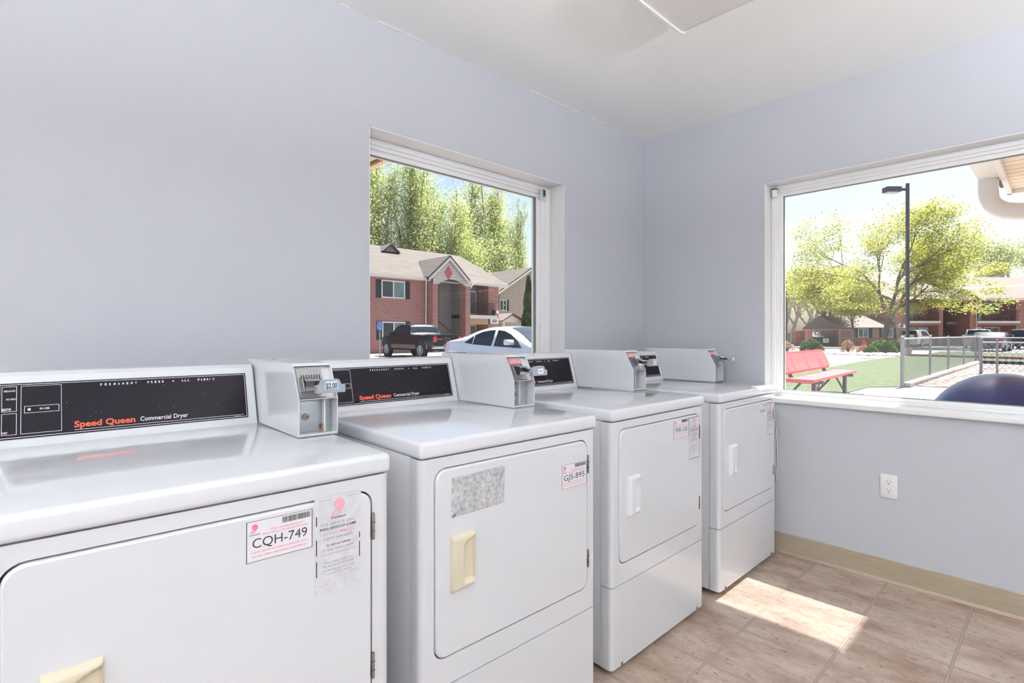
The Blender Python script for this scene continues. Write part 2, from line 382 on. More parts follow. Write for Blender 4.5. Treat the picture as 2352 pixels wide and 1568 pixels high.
def tag(o, label=None, cat=None, group=None, kind=None):
    if label: o['label'] = label
    if cat: o['category'] = cat
    if group: o['group'] = group
    if kind: o['kind'] = kind
    return o
def empty(name, loc, rz=0, label=None, cat=None, group=None):
    o = bpy.data.objects.new(name, None); COL.objects.link(o); o.location = loc; o.rotation_euler = (0, 0, rz)
    o.empty_display_size = 0.1
    return tag(o, label, cat, group)
def copy_tree(o, parent=None):
    c = o.copy(); COL.objects.link(c); c.parent = parent
    for ch in [x for x in bpy.data.objects if x.parent == o]: copy_tree(ch, c)
    return c
def struct(mb, name, **k): return tag(mb.build(name, **k), kind='structure')
def rrect(x0, x1, z0, z1, r, n=6):
    p = []
    for cx, cz, a0 in ((x1 - r, z1 - r, 0), (x0 + r, z1 - r, 90), (x0 + r, z0 + r, 180), (x1 - r, z0 + r, 270)):
        for i in range(n + 1):
            a = rad(a0 + 90 * i / n); p.append((cx + r * cos(a), cz + r * sin(a)))
    return p

# ------------------------------------------------------------------ room shell
CH = 2.44; TW = 0.20                # ceiling height, wall thickness
XL, YN = -6.6, -4.6                 # far left end, near wall
def holed_wall(name, plane, a0, a1, z0, z1, hole, t):
    mb = MB(); h0, h1, hz0, hz1 = hole
    def bx(p, q, r, s_):
        if plane == 'y': mb.box(p, q, 0, t, r, s_, 'wall')
        else: mb.box(0, t, p, q, r, s_, 'wall')
    bx(a0, h0, z0, z1); bx(h1, a1, z0, z1); bx(h0, h1, z0, hz0); bx(h0, h1, hz1, z1)
    return struct(mb, name)
W1 = (-1.976, -0.783, 0.81, 2.006)
W2 = (-2.62, -0.773, 0.80, 2.003)
holed_wall('wall_left', 'y', XL, TW, 0, 2.5, W1, TW)
holed_wall('wall_right', 'x', YN, 0, 0, 2.5, W2, TW)
struct(MB().box(XL - 0.15, XL, YN - 0.15, TW, 0, 2.5, 'wall'), 'wall_far_left')
struct(MB().box(XL, TW, YN - 0.15, YN, 0, 2.5, 'wall'), 'wall_near')
struct(MB().box(XL, TW, YN, TW, -0.1, 0, 'floor'), 'floor')
struct(MB().box(XL, 0, YN, 0, CH, CH + 0.12, 'ceil'), 'ceiling')
# cove baseboard of the right wall: rounded toe
def basepro(): return [(0, 0.0), (-0.012, 0.0), (-0.009, 0.004), (-0.0055, 0.012), (-0.004, 0.103), (-0.002, 0.107), (0, 0.107)]
mb = MB(); mb.prism(basepro(), YN, -0.0, 'base', axis='Y'); struct(mb, 'baseboard_right')
mb = MB(); mb.prism([(p[0], p[1]) for p in basepro()], XL, -0.012, 'base', axis='X'); struct(mb, 'baseboard_left')
# ragged pale paint line where the wall paint meets the ceiling
mb = MB()
for a, b in ((-2.1, -2.06), (-1.94, -1.82), (-1.80, -1.72), (-1.06, -0.98), (-0.97, -0.76), (-0.74, -0.62), (-0.55, -0.40)):
    mb.box(a, b, -0.004, 0, CH - 0.004, CH, 'reveal')
struct(mb, 'trim_1')

# windows: reveal lining, vinyl frame, sash, pane, sill
def window(name, plane, hole, rec, sash, sill=False):
    a0, a1, z0, z1 = hole
    def bx(mb, p, q, d0, d1, r, s_, m, bev=0):
        if plane == 'y': mb.box(p, q, d0, d1, r, s_, m, bev)
        else: mb.box(d0, d1, p, q, r, s_, m, bev)
    root = empty(name, ((a0 + a1) / 2, 0, z0) if plane == 'y' else (0, (a0 + a1) / 2, z0)); root['kind'] = 'structure'
    off = Vector(root.location)
    def fin(mb, n):
        mb.v = [(x - off.x, y - off.y, z - off.z) for x, y, z in mb.v]; return mb.build(n, root)
    mb = MB(); t = 0.004
    bx(mb, a0, a1, 0.0005, rec, z1 - t, z1, 'reveal'); bx(mb, a0, a0 + t, 0.0005, rec, z0, z1, 'reveal'); bx(mb, a1 - t, a1, 0.0005, rec, z0, z1, 'reveal')
    bx(mb, a0, a1, 0.0005, rec, z0, z0 + t, 'reveal'); fin(mb, 'reveal')
    l, r, b, tp = sash
    mb = MB()
    def ring(i0, i1, d0, d1, m, bev=0.003):
        # ring between inset fraction i0 and i1 of the frame widths
        A0 = a0 + 0.004 + l * i0; A1 = a1 - 0.004 - r * i0; Z0 = z0 + 0.004 + b * i0; Z1 = z1 - 0.004 - tp * i0
        B0 = a0 + 0.004 + l * i1; B1 = a1 - 0.004 - r * i1; Y0 = z0 + 0.004 + b * i1; Y1 = z1 - 0.004 - tp * i1
        bx(mb, A0, A1, d0, d1, Y1, Z1, m, bev); bx(mb, A0, A1, d0, d1, Z0, Y0, m, bev)
        bx(mb, A0, B0, d0, d1, Y0, Y1, m, bev); bx(mb, B1, A1, d0, d1, Y0, Y1, m, bev)
        return B0, B1, Y0, Y1
    ring(0, 0.38, rec - 0.03, rec + 0.05, 'vinyl'); ring(0.36, 0.62, rec - 0.018, rec + 0.045, 'vinyl'); ring(0.6, 0.95, rec - 0.005, rec + 0.04, 'vinyl')
    fin(mb, 'window_frame')
    mb = MB(); q = ring(0.95, 1.0, rec + 0.004, rec + 0.02, 'gasket', 0); fin(mb, 'gasket')
    mb = MB(); B0, B1, Y0, Y1 = q
    d = rec + 0.012
    if plane == 'y': mb.quad([(B0, d, Y0), (B1, d, Y0), (B1, d, Y1), (B0, d, Y1)], 'glass')
    else: mb.quad([(d, B0, Y0), (d, B1, Y0), (d, B1, Y1), (d, B0, Y1)], 'glass')
    fin(mb, 'pane')
    if sill:
        mb = MB(); bx(mb, a0 - 0.03, a1 + 0.012, -0.028, rec - 0.02, z0 + 0.004, z0 + 0.03, 'vinyl', 0.004); fin(mb, 'sill')
    return root
window('window_1', 'y', W1, 0.132, (0.06, 0.09, 0.06, 0.062))
window('window_2', 'x', W2, 0.118, (0.055, 0.055, 0.06, 0.058), True)

# small blind bracket left on window 1, chrome with a dark face
e = empty('blind_bracket', (-0.858, 0.100, 1.955), 0, 'small dark metal blind bracket in the upper right corner of the left window', 'bracket')
mb = MB(); mb.box(-0.016, 0.016, -0.012, 0.0, -0.028, 0.028, 'whitepl', 0.003); mb.build('back_plate', e)
mb = MB(); mb.box(-0.018, 0.006, -0.020, -0.012, -0.024, 0.024, 'brushed', 0.004); mb.box(-0.012, 0.003, -0.0215, -0.0195, -0.014, 0.018, 'shutter'); mb.box(-0.014, 0.002, -0.024, -0.012, -0.026, -0.02, 'chrome', 0.002); mb.build('clip', e)
# white corner cap with cord guide on window 2
e = empty('blind_bracket', (0.072, -0.802, 1.955), 0, 'white plastic blind bracket in the upper left corner of the right window', 'bracket')
mb = MB(); mb.box(-0.012, 0.012, -0.012, 0.012, -0.02, 0.022, 'whitepl', 0.004); mb.build('housing', e)
mb = MB(); mb.box(-0.014, 0.012, -0.011, 0.014, 0.022, 0.028, 'dark', 0.002); mb.build('slot', e)
# cord beside the last dryer
mb = MB()
mb.tube([(0, 0, 0), (0.0, -0.003, -0.1), (0.0, -0.006, -0.2), (0.0, -0.004, -0.28), (0.001, 0.0, -0.285), (0, 0.006, -0.2), (0, 0.008, -0.1), (0, 0.002, 0)], 0.0022, 'whitepl', 6)
tag(mb.build('hanging_cord', None, (-0.012, -0.842, 0.665)), 'thin white looped cord hanging on the wall right of the last dryer', 'cord')

# duplex power outlet on right wall
e = empty('power_outlet', (0, -1.343, 0.4535), 0, 'white double power outlet on the wall under the right window', 'power outlet')
mb = MB(); mb.box(-0.006, 0, -0.034, 0.034, -0.056, 0.056, 'outlet', 0.003); mb.build('cover_plate', e)
for s_ in (1, -1):
    mb = MB(); zc = 0.0195 * s_
    pts = [(0.0165 * cos(a), zc + 0.0142 * sin(a)) for a in [2 * PI * i / 24 for i in range(24)]]
    mb.prism(pts, -0.0085, -0.0055, 'outlet', axis='X')
    for dy, hh in ((0.0065, 0.004), (-0.0065, 0.0032)): mb.box(-0.0089, -0.0084, dy - 0.0009, dy + 0.0009, zc + 0.003 - hh, zc + 0.003 + hh, 'ink')
    mb.prism([(0.0024 * cos(a), zc - 0.0078 + 0.0024 * sin(a)) for a in [2 * PI * i / 12 for i in range(12)]], -0.0089, -0.0084, 'ink', axis='X')
    mb.build('socket', e)
mb = MB(); mb.cyl((-0.0075, 0, 0), (1, 0, 0), 0.003, 0.002, 'whitepl', 12); mb.build('screw', e)

# ceiling lamps: wraparound fluorescent
def ceiling_lamp(x0, x1, y0, y1, lens, label):
    e = empty('ceiling_light', ((x0 + x1) / 2, (y0 + y1) / 2, CH), 0, label, 'ceiling light')
    w = (x1 - x0) / 2; l = (y1 - y0) / 2
    mb = MB(); mb.box(-w + 0.012, w - 0.012, -l + 0.004, l - 0.004, -0.030, 0, 'lamphouse', 0.004); mb.build('housing', e)
    mb = MB()
    pr = [(-w, -0.012), (-w + 0.004, -0.045), (-w + 0.035, -0.078), (-w + 0.06, -0.085), (w - 0.06, -0.085), (w - 0.035, -0.078), (w - 0.004, -0.045), (w, -0.012)]
    mb.prism(pr, -l + 0.008, l - 0.008, lens, axis='Y'); mb.build('lens', e)
    for s_ in (-1, 1):
        mb = MB(); pr2 = [(-w - 0.002, 0.0), (-w - 0.002, -0.05), (-w + 0.032, -0.086), (-w + 0.06, -0.093), (w - 0.06, -0.093), (w - 0.032, -0.086), (w + 0.002, -0.05), (w + 0.002, 0.0)]
        mb.prism(pr2, s_ * l - 0.008 * s_, s_ * l, 'lamphouse', axis='Y'); mb.build('end_cap', e)
    return e
ceiling_lamp(-1.50, -1.06, -2.10, -0.878, 'lens', 'unlit white wraparound ceiling light with frosted lens at the top edge of the view')
def added_fill_lamp(x, y, label):  # unseen fill light, added to brighten the room like a bounced flash
    e = empty('added_fill_light', (x, y, 1.75), 0, label, 'added fill light', 'added fill lamps out of view')
    mb = MB(); mb.box(-0.16, 0.16, -0.62, 0.62, -0.03, 0.02, 'lit', 0.01); mb.build('diffuser', e)
    mb = MB(); mb.box(-0.155, 0.155, -0.615, 0.615, 0.021, 0.035, 'fill_up'); mb.build('uplight_panel', e)
    for s_ in (-1, 1):
        mb = MB(); mb.box(-0.165, 0.165, s_ * 0.62, s_ * 0.64, -0.035, 0.04, 'lamphouse'); mb.build('end_cap', e)
        mb = MB(); mb.tube([(0, s_ * 0.5, 0.03), (0, s_ * 0.5, CH - 1.75)], 0.003, 'chrome', 6); mb.build('suspension_rod', e)
added_fill_lamp(-4.3, -2.9, 'added fill light box behind the viewpoint, middle of the room')
added_fill_lamp(-5.9, -1.6, 'added fill light box at the far left end of the room')
added_fill_lamp(-1.6, -3.7, 'added fill light box by the front wall, right of the viewpoint')

# ------------------------------------------------------------------ dryers
DW = 0.655
def comtech_logo(mb, fn, cx, cy, s, m1, m2):
    # balloon-like disc with diagonal stripes cut, word below
    n = 28
    pts = [(cx + s * 0.9 * cos(2 * PI * i / n), cy + s * 0.95 * sin(2 * PI * i / n)) for i in range(n)]
    mb.add([fn(*p) for p in pts], [tuple(range(n))], m1)
    for k in range(3):
        a = cx - 0.55 * s + k * 0.5 * s
        q = [(a - 0.9 * s, cy - 1.9 * s), (a - 0.65 * s, cy - 1.9 * s), (a + 0.22 * s, cy - 0.45 * s), (a + 0.05 * s, cy - 0.45 * s)]
        mb.add([fn(*p) for p in q], [(0, 1, 2, 3)], m1)
    for k in range(3):
        a = cx - 0.3 * s + k * 0.5 * s
        q = [(a - 0.62 * s, cy - 0.95 * s), (a - 0.5 * s, cy - 0.95 * s), (a + 0.2 * s, cy + 0.15 * s), (a + 0.1 * s, cy + 0.15 * s)]
        mb.add([(fn(*p)[0], fn(*p)[1] - 0.00025, fn(*p)[2]) for p in q], [(0, 1, 2, 3)], m2)
    return mb
def id_sticker(parent, code, x0, x1, z0, z1, y, faint=False):
    w, h = x1 - x0, z1 - z0
    f = lambda o: (lambda a, b: (x0 + a * w, y - o, z0 + b * h))
    mb = MB(); P, I = ('paper', 'ink')
    mb.box(x0, x1, y - 0.0006, y, z0, z1, P)
    a = f(0.0010)
    t = 0.011
    if not faint: mb.frame2(lambda p, q: a(p, q), 0.004, 0.996, 0.008, 0.992, t, I)
    else: mb.rect2(a, 0.03, 0.97, 0.01, 0.03, 'ink2')
    r2 = random.Random(len(code) * 7 + ord(code[0])); px = 0.53
    while px < 0.95:
        bw = r2.choice((0.006, 0.009, 0.014)); mb.rect2(a, px, min(px + bw, 0.955), 0.80, 0.945, I if not faint else 'ink2'); px += bw + r2.choice((0.006, 0.009))
    red = 'inkred' if not faint else 'ink2'
    comtech_logo(mb, lambda p, q: (x0 + p * 0.12, y - 0.0010, z0 + q * 0.12), 0.125 * w / 0.12, 0.84 * h / 0.12, 0.047, 'inkred' if not faint else 'paperold', P)
    mb.text('Commtech', a, 0.045, 0.645, 0.034, I, width=0.155, bold=0.02)
    g = lambda p, q: a(p, q)
    ty = 'inkpink' if not faint else 'ink2'
    mb.text('When reporting a service call,', g, 0.60, 0.695, 0.046, red if not faint else ty, width=0.50, align='c')
    mb.text('please reference this machine ID number:', g, 0.585, 0.615, 0.046, red if not faint else ty, width=0.70, align='c')
    mb.text(code, g, 0.5, 0.335, 0.225, I, width=0.82, align='c')
    mb.text('Cuando reporte una maquina necesitando servicio', g, 0.5, 0.215, 0.05, red if not faint else ty, width=0.86, align='c')
    mb.text('por favor refiere a este numero de identificacion.', g, 0.5, 0.115, 0.05, red if not faint else ty, width=0.82, align='c')
    return mb.build('id_sticker', parent)
def service_sticker(parent, x0, x1, z0, z1, y, worn):
    w, h = x1 - x0, z1 - z0
    a = lambda p, q: (x0 + p * w, y - 0.0010, z0 + q * h)
    mb = MB(); mb.box(x0, x1, y - 0.0006, y, z0, z1, 'paperold')
    I = 'ink2' if worn else 'ink'; R = 'inkpink'
    if worn:
        for q0, q1, side in ((0.42, 0.58, 0), (0.20, 0.36, 0), (0.72, 0.82, 0), (0.30, 0.46, 1), (0.50, 0.56, 1)):
            X = 0.03 if side == 0 else 0.955
            mb.rect2(a, X, X + 0.02, q0, q1, 'ink')
        for p0, p1, q in ((0.1, 0.34, 0.965), (0.66, 0.93, 0.968), (0.05, 0.25, 0.10), (0.75, 0.95, 0.17)): mb.rect2(a, p0, p1, q, q + 0.004, 'ink2')
    else: mb.frame2(a, 0.01, 0.99, 0.008, 0.992, 0.012, 'ink')
    comtech_logo(mb, lambda p, q: (x0 + p * w, y - 0.0010, z0 + q * w), 0.52, 0.905 * h / w, 0.13, R if worn else 'inkpink', 'paperold')
    mb.text('Commtech', a, 0.5, 0.765, 0.02, 'ink', width=0.32, align='c', bold=0.02)
    L = [('FOR SERVICE CALL', 0.705, 0.026, 0.74, I), ('PARA SERVICIO LLAME', 0.66, 0.026, 0.78, 'ink'), ('1-877-COMMTEC', 0.605, 0.028, 0.74, R), ('1-877-264-6622', 0.555, 0.026, 0.62, 'ink' if not worn else 'ink2'),
         ('Or visit our website', 0.49, 0.022, 0.52, 'ink'), ('O visite nuestra pagina', 0.445, 0.022, 0.66, I), ('www.commtech.com', 0.40, 0.022, 0.74, R),
         ('When calling, please have', 0.315, 0.018, 0.62, 'ink2'), ('the machine ID # available', 0.28, 0.018, 0.66, 'ink2'), ('Cuando llame, por favor tenga', 0.235, 0.018, 0.70, 'ink2'), ('el numero de la maquina', 0.2, 0.018, 0.56, 'ink2')]
    for t, q, c, ww, m in L: mb.text(t, a, 0.5, q, c, m, width=ww, align='c', bold=0.01)
    return mb.build('service_sticker', parent)
def make_dryer(x0, y0, rot, T, label, cfg):
    k = T / 0.914; DH = 0.872 * k
    root = empty('commercial_dryer', (x0, y0, 0), rad(rot), label, 'dryer', 'coin dryers along the left wall')
    # local frame: x to the right, y towards the wall, front face at y = 0
    mb = MB(); mb.box(0.003, DW - 0.003, 0.047, 0.70, 0.022, DH, 'panelside', 0.003)
    mb.box(0.02, DW - 0.02, 0.03, 0.06, 0.03, DH - 0.004, 'dark'); mb.build('cabinet', root)
    for fx in (0.05, DW - 0.05):
        for fy in (0.09, 0.62):
            mb = MB(); mb.lathe([(0, 0), (0.018, 0), (0.02, 0.004), (0.02, 0.010), (0.008, 0.014), (0.008, 0.03)], 'dark', (fx, fy, 0)); mb.build('foot', root)
    # upper front panel with the door opening
    gz = 0.305 * k; d = (0.040, 0.614, 0.374 * k, 0.843 * k)
    R = 0.016
    def arc(cx, a0, a1, n=5): return [(cx + R * cos(rad(a0 + (a1 - a0) * i / n)), R + R * sin(rad(a0 + (a1 - a0) * i / n))) for i in range(n + 1)]
    def shell(z0, z1, hole=None):
        mb = MB(); L_ = [(0, 0.045)] + arc(R, 180, 270); R_ = arc(DW - R, 270, 360) + [(DW, 0.045)]
        for prof in (L_, R_):
            vs = [(p[0], p[1], z) for z in (z0, z1) for p in prof]; n = len(prof)
            mb.add(vs, [(i, i + 1, n + i + 1, n + i) for i in range(n - 1)], 'enamel', True)
        full = L_ + R_
        for z, rev in ((z0, False), (z1, True)): mb.add([(p[0], p[1], z) for p in full], [tuple(range(len(full)))[::-1] if rev else tuple(range(len(full)))], 'enamel')
        bm_ = bmesh.new()
        o = [bm_.verts.new((x, 0, z)) for x, z in ((R, z0), (DW - R, z0), (DW - R, z1), (R, z1))]
        ed = [bm_.edges.new((o[i], o[(i + 1) % 4])) for i in range(4)]
        if hole:
            hp = rrect(*hole, 0.032); hv = [bm_.verts.new((x, 0, z)) for x, z in hp]
            ed += [bm_.edges.new((hv[i], hv[(i + 1) % len(hv)])) for i in range(len(hv))]
        bmesh.ops.triangle_fill(bm_, edges=ed, use_beauty=True)
        mb.bm(bm_, 'enamel')
        if hole:
            n = len(hp); vs = [(x, y, z) for y in (0, 0.014) for x, z in hp]
            mb.add(vs, [(i, (i + 1) % n, n + (i + 1) % n, n + i) for i in range(n)], 'enamel', True)
            mb.add([(x, 0.014, z) for x, z in hp], [tuple(range(n))], 'dark')
        return mb
    shell(gz + 0.0015, DH - 0.002, d).build('front_panel', root)
    mb = shell(0.024, gz - 0.0015)
    for fx in (0.055, DW - 0.06): mb.box(fx, fx + 0.012, -0.001, 0.001, 0.026, 0.034, 'dark')
    mb.build('lower_panel', root)
    # door with bevelled edge
    dr = MB(); gp = 0.0035
    outer = rrect(d[0] + gp, d[1] - gp, d[2] + gp, d[3] - gp, 0.029); inn = rrect(d[0] + gp + 0.004, d[1] - gp - 0.004, d[2] + gp + 0.004, d[3] - gp - 0.004, 0.026)
    n = len(outer)
    rings = [[(x, 0.012, z) for x, z in outer], [(x, -0.0005, z) for x, z in outer], [(x, -0.0035, z) for x, z in [((a[0] * .5 + b[0] * .5), (a[1] * .5 + b[1] * .5)) for a, b in zip(outer, inn)]], [(x, -0.0045, z) for x, z in inn]]
    vs = [p for r_ in rings for p in r_]
    dr.add(vs, [(j * n + i, (j + 1) * n + i, (j + 1) * n + (i + 1) % n, j * n + (i + 1) % n) for j in range(3) for i in range(n)], 'enamel', True)
    dr.add(rings[3], [tuple(range(n))[::-1]], 'enamel')
    door = dr.build('door', root)
    fy = -0.0045
    # recessed pull handle: height field
    hx0, hx1, hz0, hz1 = 0.085, 0.161, 0.533 * k, 0.672 * k; nx, nz = 26, 34; vs = []
    for j in range(nz + 1):
        for i in range(nx + 1):
            s_ = i / nx; t = j / nz
            edge = min(1, min(s_, 1 - s_) * 14, min(t, 1 - t) * 18); edge = edge ** 0.5
            hgt = 0.0175 - 0.008 * s_ + 0.002 * sin(PI * t)
            cut = 0.42 + 0.05 * (1 - sin(PI * t))
            inx = max(0, min(1, (s_ - cut) / 0.06)) * max(0, min(1, (0.955 - s_) / 0.03))
            lo, hi = 0.09 , 0.93 - 0.10 * (1 - min(1, max(0, (s_ - cut) / 0.5)))
            inz = max(0, min(1, (t - lo) / 0.05)) * max(0, min(1, (hi - t) / 0.05))
            hgt = hgt * edge - (0.0125 + 0.0025) * inx * inz
            vs.append((hx0 + s_ * (hx1 - hx0), fy - max(0.0004, hgt) + 0.0003, hz0 + t * (hz1 - hz0)))
    mb = MB(); W_ = nx + 1
    mb.add(vs, [(j * W_ + i, j * W_ + i + 1, (j + 1) * W_ + i + 1, (j + 1) * W_ + i) for j in range(nz) for i in range(nx)], cfg['handle'], True)
    h_ = mb.build('door_handle', door, ang=60)
    if cfg['handle'] == 'cream': h_['label'] = 'cream plastic recessed handle'
    for z0, z1 in ((0.735 * k, 0.792 * k), (0.440 * k, 0.495 * k)):
        mb = MB(); mb.box(0.6115, 0.6175, -0.006, 0.002, z0, z1, 'hinge', 0.001)
        for q in (0.33, 0.66): mb.box(0.611, 0.618, -0.0065, 0.001, z0 + (z1 - z0) * q - 0.0006, z0 + (z1 - z0) * q + 0.0006, 'dark')
        mb.box(0.6085, 0.6115, -0.0045, 0.004, z0 + 0.006, z0 + 0.026, 'ink'); mb.build('hinge', door)
    if cfg.get('id'): id_sticker(door, cfg['code'], *cfg['id'], fy, cfg.get('faint', False))
    if cfg.get('svc'): service_sticker(door, *cfg['svc'], fy, cfg.get('worn', False))
    if cfg.get('patch'):
        mb = MB(); a0, a1, b0, b1 = cfg['patch']
        mb.prism([(a0, b0), (a1 - 0.002, b0 + 0.003), (a1, b1), (a0 + 0.001, b1 - 0.003)], fy - 0.0006, fy, 'adhesive', axis='Y')
        mb.prism([(a0 + 0.002, b0 + 0.001), (a0 + 0.012, b0 + 0.006), (a0 + 0.01, b0 + 0.010), (a0 + 0.003, b0 + 0.003)], fy - 0.0009, fy - 0.0005, 'ink', axis='Y')
        o = mb.build('label_residue', door); o['label'] = 'grey mottled glue patch left by a removed label'
    # top panel, slightly dished with rolled edge
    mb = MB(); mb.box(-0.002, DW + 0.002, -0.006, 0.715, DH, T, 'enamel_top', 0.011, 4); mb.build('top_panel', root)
    # console
    cy, sl = 0.603, 0.28
    mb = MB(); cr = 0.556
    prof = [(cy, T - 0.001), (cy, T + 0.006), (cy + sl * 0.146, T + 0.150), (cy + sl * 0.146 + 0.004, T + 0.160), (cy + 0.055, T + 0.168), (cy + 0.07, T + 0.170), (0.712, T + 0.170), (0.712, T - 0.001)]
    b = bmesh.new()
    va = [b.verts.new((0.004, p[0], p[1])) for p in prof]; vb = [b.verts.new((cr, p[0], p[1])) for p in prof]; n = len(prof)
    b.faces.new(va); b.faces.new(vb[::-1])
    for i in range(n): b.faces.new((va[i], vb[i], vb[(i + 1) % n], va[(i + 1) % n]))
    bmesh.ops.recalc_face_normals(b, faces=b.faces[:])
    eds = [e_ for e_ in b.edges if (abs(e_.verts[0].co.x - e_.verts[1].co.x) < 1e-6 and min(e_.verts[0].co.z, e_.verts[1].co.z) > T + 0.003)]
    bmesh.ops.bevel(b, geom=eds, offset=0.006, segments=3, affect='EDGES', profile=0.5)
    mb.bm(b, 'enamel', True); con = mb.build('console', root, ang=28)
    Ls = math.hypot(1, sl)
    def C(o):
        def g(x, h): return (x, cy + sl * (h - 0.006) - o * 1.0 / Ls, T + h + o * sl / Ls)
        return g
    mb = MB(); c1 = C(0.0012); c2 = C(0.0017)
    mb.rect2(c1, 0.012, 0.532, 0.0185, 0.1435, 'black')
    pts = [c1(0.012, 0.0185), c1(0.532, 0.0185), c1(0.532, 0.1435), c1(0.012, 0.1435)]; p0 = C(0.0)
    pb = [p0(0.012, 0.0185), p0(0.532, 0.0185), p0(0.532, 0.1435), p0(0.012, 0.1435)]
    mb.add(pts + pb, [(0, 1, 5, 4), (1, 2, 6, 5), (2, 3, 7, 6), (3, 0, 4, 7)], 'black')
    mb.frame2(c2, 0.0145, 0.529, 0.0215, 0.1405, 0.0011, 'print')
    t = 0.0009
    mb.frame2(c2, 0.050, 0.122, 0.0285, 0.1365, t, 'print'); mb.frame2(c2, 0.018, 0.0435, 0.0285, 0.076, t, 'print'); mb.frame2(c2, 0.018, 0.0435, 0.080, 0.1365, t, 'print')
    mb.frame2(c2, 0.056, 0.1175, 0.0745, 0.0905, t, 'print'); mb.rect2(c2, 0.062, 0.067, 0.080, 0.085, 'print')
    mb.text('IN USE', c2, 0.083, 0.0808, 0.0042, 'print', width=0.017, bold=0.02)
    mb.text('DELICATE', c2, 0.0405, 0.1245, 0.0035, 'print', width=0.019, align='r', bold=0.02)
    mb.text('NO HEAT', c2, 0.0425, 0.106, 0.0035, 'print', width=0.017, align='r', bold=0.02)
    mb.text('SELECTOR', c2, 0.034, 0.083, 0.0045, 'print', width=0.0155, align='r', bold=0.03)
    mb.text('START', c2, 0.0285, 0.0315, 0.0045, 'print', width=0.010, align='r', bold=0.03)
    xx = 0.196
    for wd, x_, w_ in (('PERMANENT', 0.196, 0.080), ('PRESS', 0.294, 0.040), ('ALL', 0.371, 0.022), ('FABRIC', 0.410, 0.044)):
        for i, ch in enumerate(wd):
            nn = len(wd); cw = w_ / nn
            mb.text(ch, c2, x_ + i * cw, 0.1285, 0.0052, 'print', width=(0.0040 if ch != 'I' else 0.001), bold=0.03)
    mb.rect2(c2, 0.350, 0.3535, 0.1295, 0.1325, 'print')
    mb.text('Speed Queen', c2, 0.145, 0.0335, 0.0135, 'orange', width=0.120, bold=0.026)
    mb.text('Commercial Dryer', c2, 0.276, 0.0345, 0.0105, 'print', width=0.106, bold=0.008)
    mb.rect2(c2, 0.145, 0.520, 0.0272, 0.0281, 'print')
    mb.rect2(c2, 0.495, 0.512, 0.0240, 0.0252, 'ink2')
    rr = random.Random(int(x0 * 1000))
    for i in range(cfg.get('specks', 20)):
        a = rr.uniform(0.13, 0.51); h = rr.uniform(0.045, 0.122); q = rr.choice((0.0004, 0.0005, 0.0007, 0.001)); mb.rect2(c2, a, a + q, h, h + q, 'print')
    mb.build('control_panel', con)
    # coin box
    bx0, bx1, bf, bt = 0.560, 0.660, 0.283, 0.331
    zt, zm, zb, bk = T + 0.183, T + 0.096, T + 0.0015, 0.722
    prof = [(bf, zb), (bf, zm), (bt, zt), (bk, zt), (bk, zb)]
    mb = MB(); w = 0.0022
    for xa, xb in ((bx0, bx0 + w), (bx1 - w, bx1)): mb.prism(prof, xa, xb, 'enamel', axis='X')
    mb.box(bx0 + .001, bx1 - .001, bt, bk, zt - w, zt + .0003, 'enamel'); mb.box(bx0 + .001, bx1 - .001, bk - w, bk, zb, zt, 'enamel'); mb.box(bx0 + .001, bx1 - .001, bf, bk, zb, zb + w, 'enamel')
    mb.box(bx0 + .001, bx1 - .001, bf + .0005, bf + 0.05, zm - w, zm, 'enamel')
    mb.box(bx0 + .001, bx1 - .001, bf, bf + 0.0022, zb, zb + 0.006, 'enamel'); mb.prism([(bt, zt), (bt + .002, zt), (bt - .002, zt - 0.007), (bt - 0.004, zt - .007)], bx0 + .001, bx1 - .001, 'enamel', axis='X')
    for q in ((bx0 + 0.028, bf + 0.013), (bx0 + 0.058, bf + 0.012)):
        mb.add([(q[0] + 0.008 * cos(2 * PI * i / 16), q[1] + 0.006 * sin(2 * PI * i / 16), zb + w + 0.0004) for i in range(16)], [tuple(range(16))], 'zinc')
    mb.cyl((bx0 + 0.04, 0.60, zt), (0, 0, 1), 0.006, 0.003, 'chrome', 12)
    box = mb.build('coin_box', root)
    # slanted mechanism face
    def Sl(o):
        nx_ = (bt - bf); nz_ = (zt - zm); L2 = math.hypot(nx_, nz_)
        def g(x, h): return (x, bf + nx_ * h / L2 + o * nz_ / L2, zm + nz_ * h / L2 - o * nx_ / L2)
        return g
    hL = math.hypot(bt - bf, zt - zm)
    mb = MB(); g = Sl(0.012); g2 = Sl(0.0105)
    gb = Sl(0.03)
    for fn in (g,): mb.add([fn(bx0 + w, 0.002), fn(bx1 - w, 0.002), fn(bx1 - w, hL - 0.004), fn(bx0 + w, hL - 0.004)], [(0, 1, 2, 3)], 'enamel')
    pa = [(bx0 + 0.008, 0.006), (bx0 + 0.074, 0.006), (bx0 + 0.074, hL - 0.014), (bx0 + 0.010, hL - 0.012)]
    g3 = Sl(0.007)
    mb.add([g3(*p) for p in pa] + [g(*p) for p in pa], [(0, 1, 2, 3), (0, 4, 5, 1), (1, 5, 6, 2), (2, 6, 7, 3), (3, 7, 4, 0)], 'brushed')
    g4 = Sl(0.0062); ns = 8
    if cfg.get('redcoins'): mb.rect2(Sl(0.0064), bx0 + 0.014, bx0 + 0.070, hL * 0.66, hL * 0.86, 'redcoin')
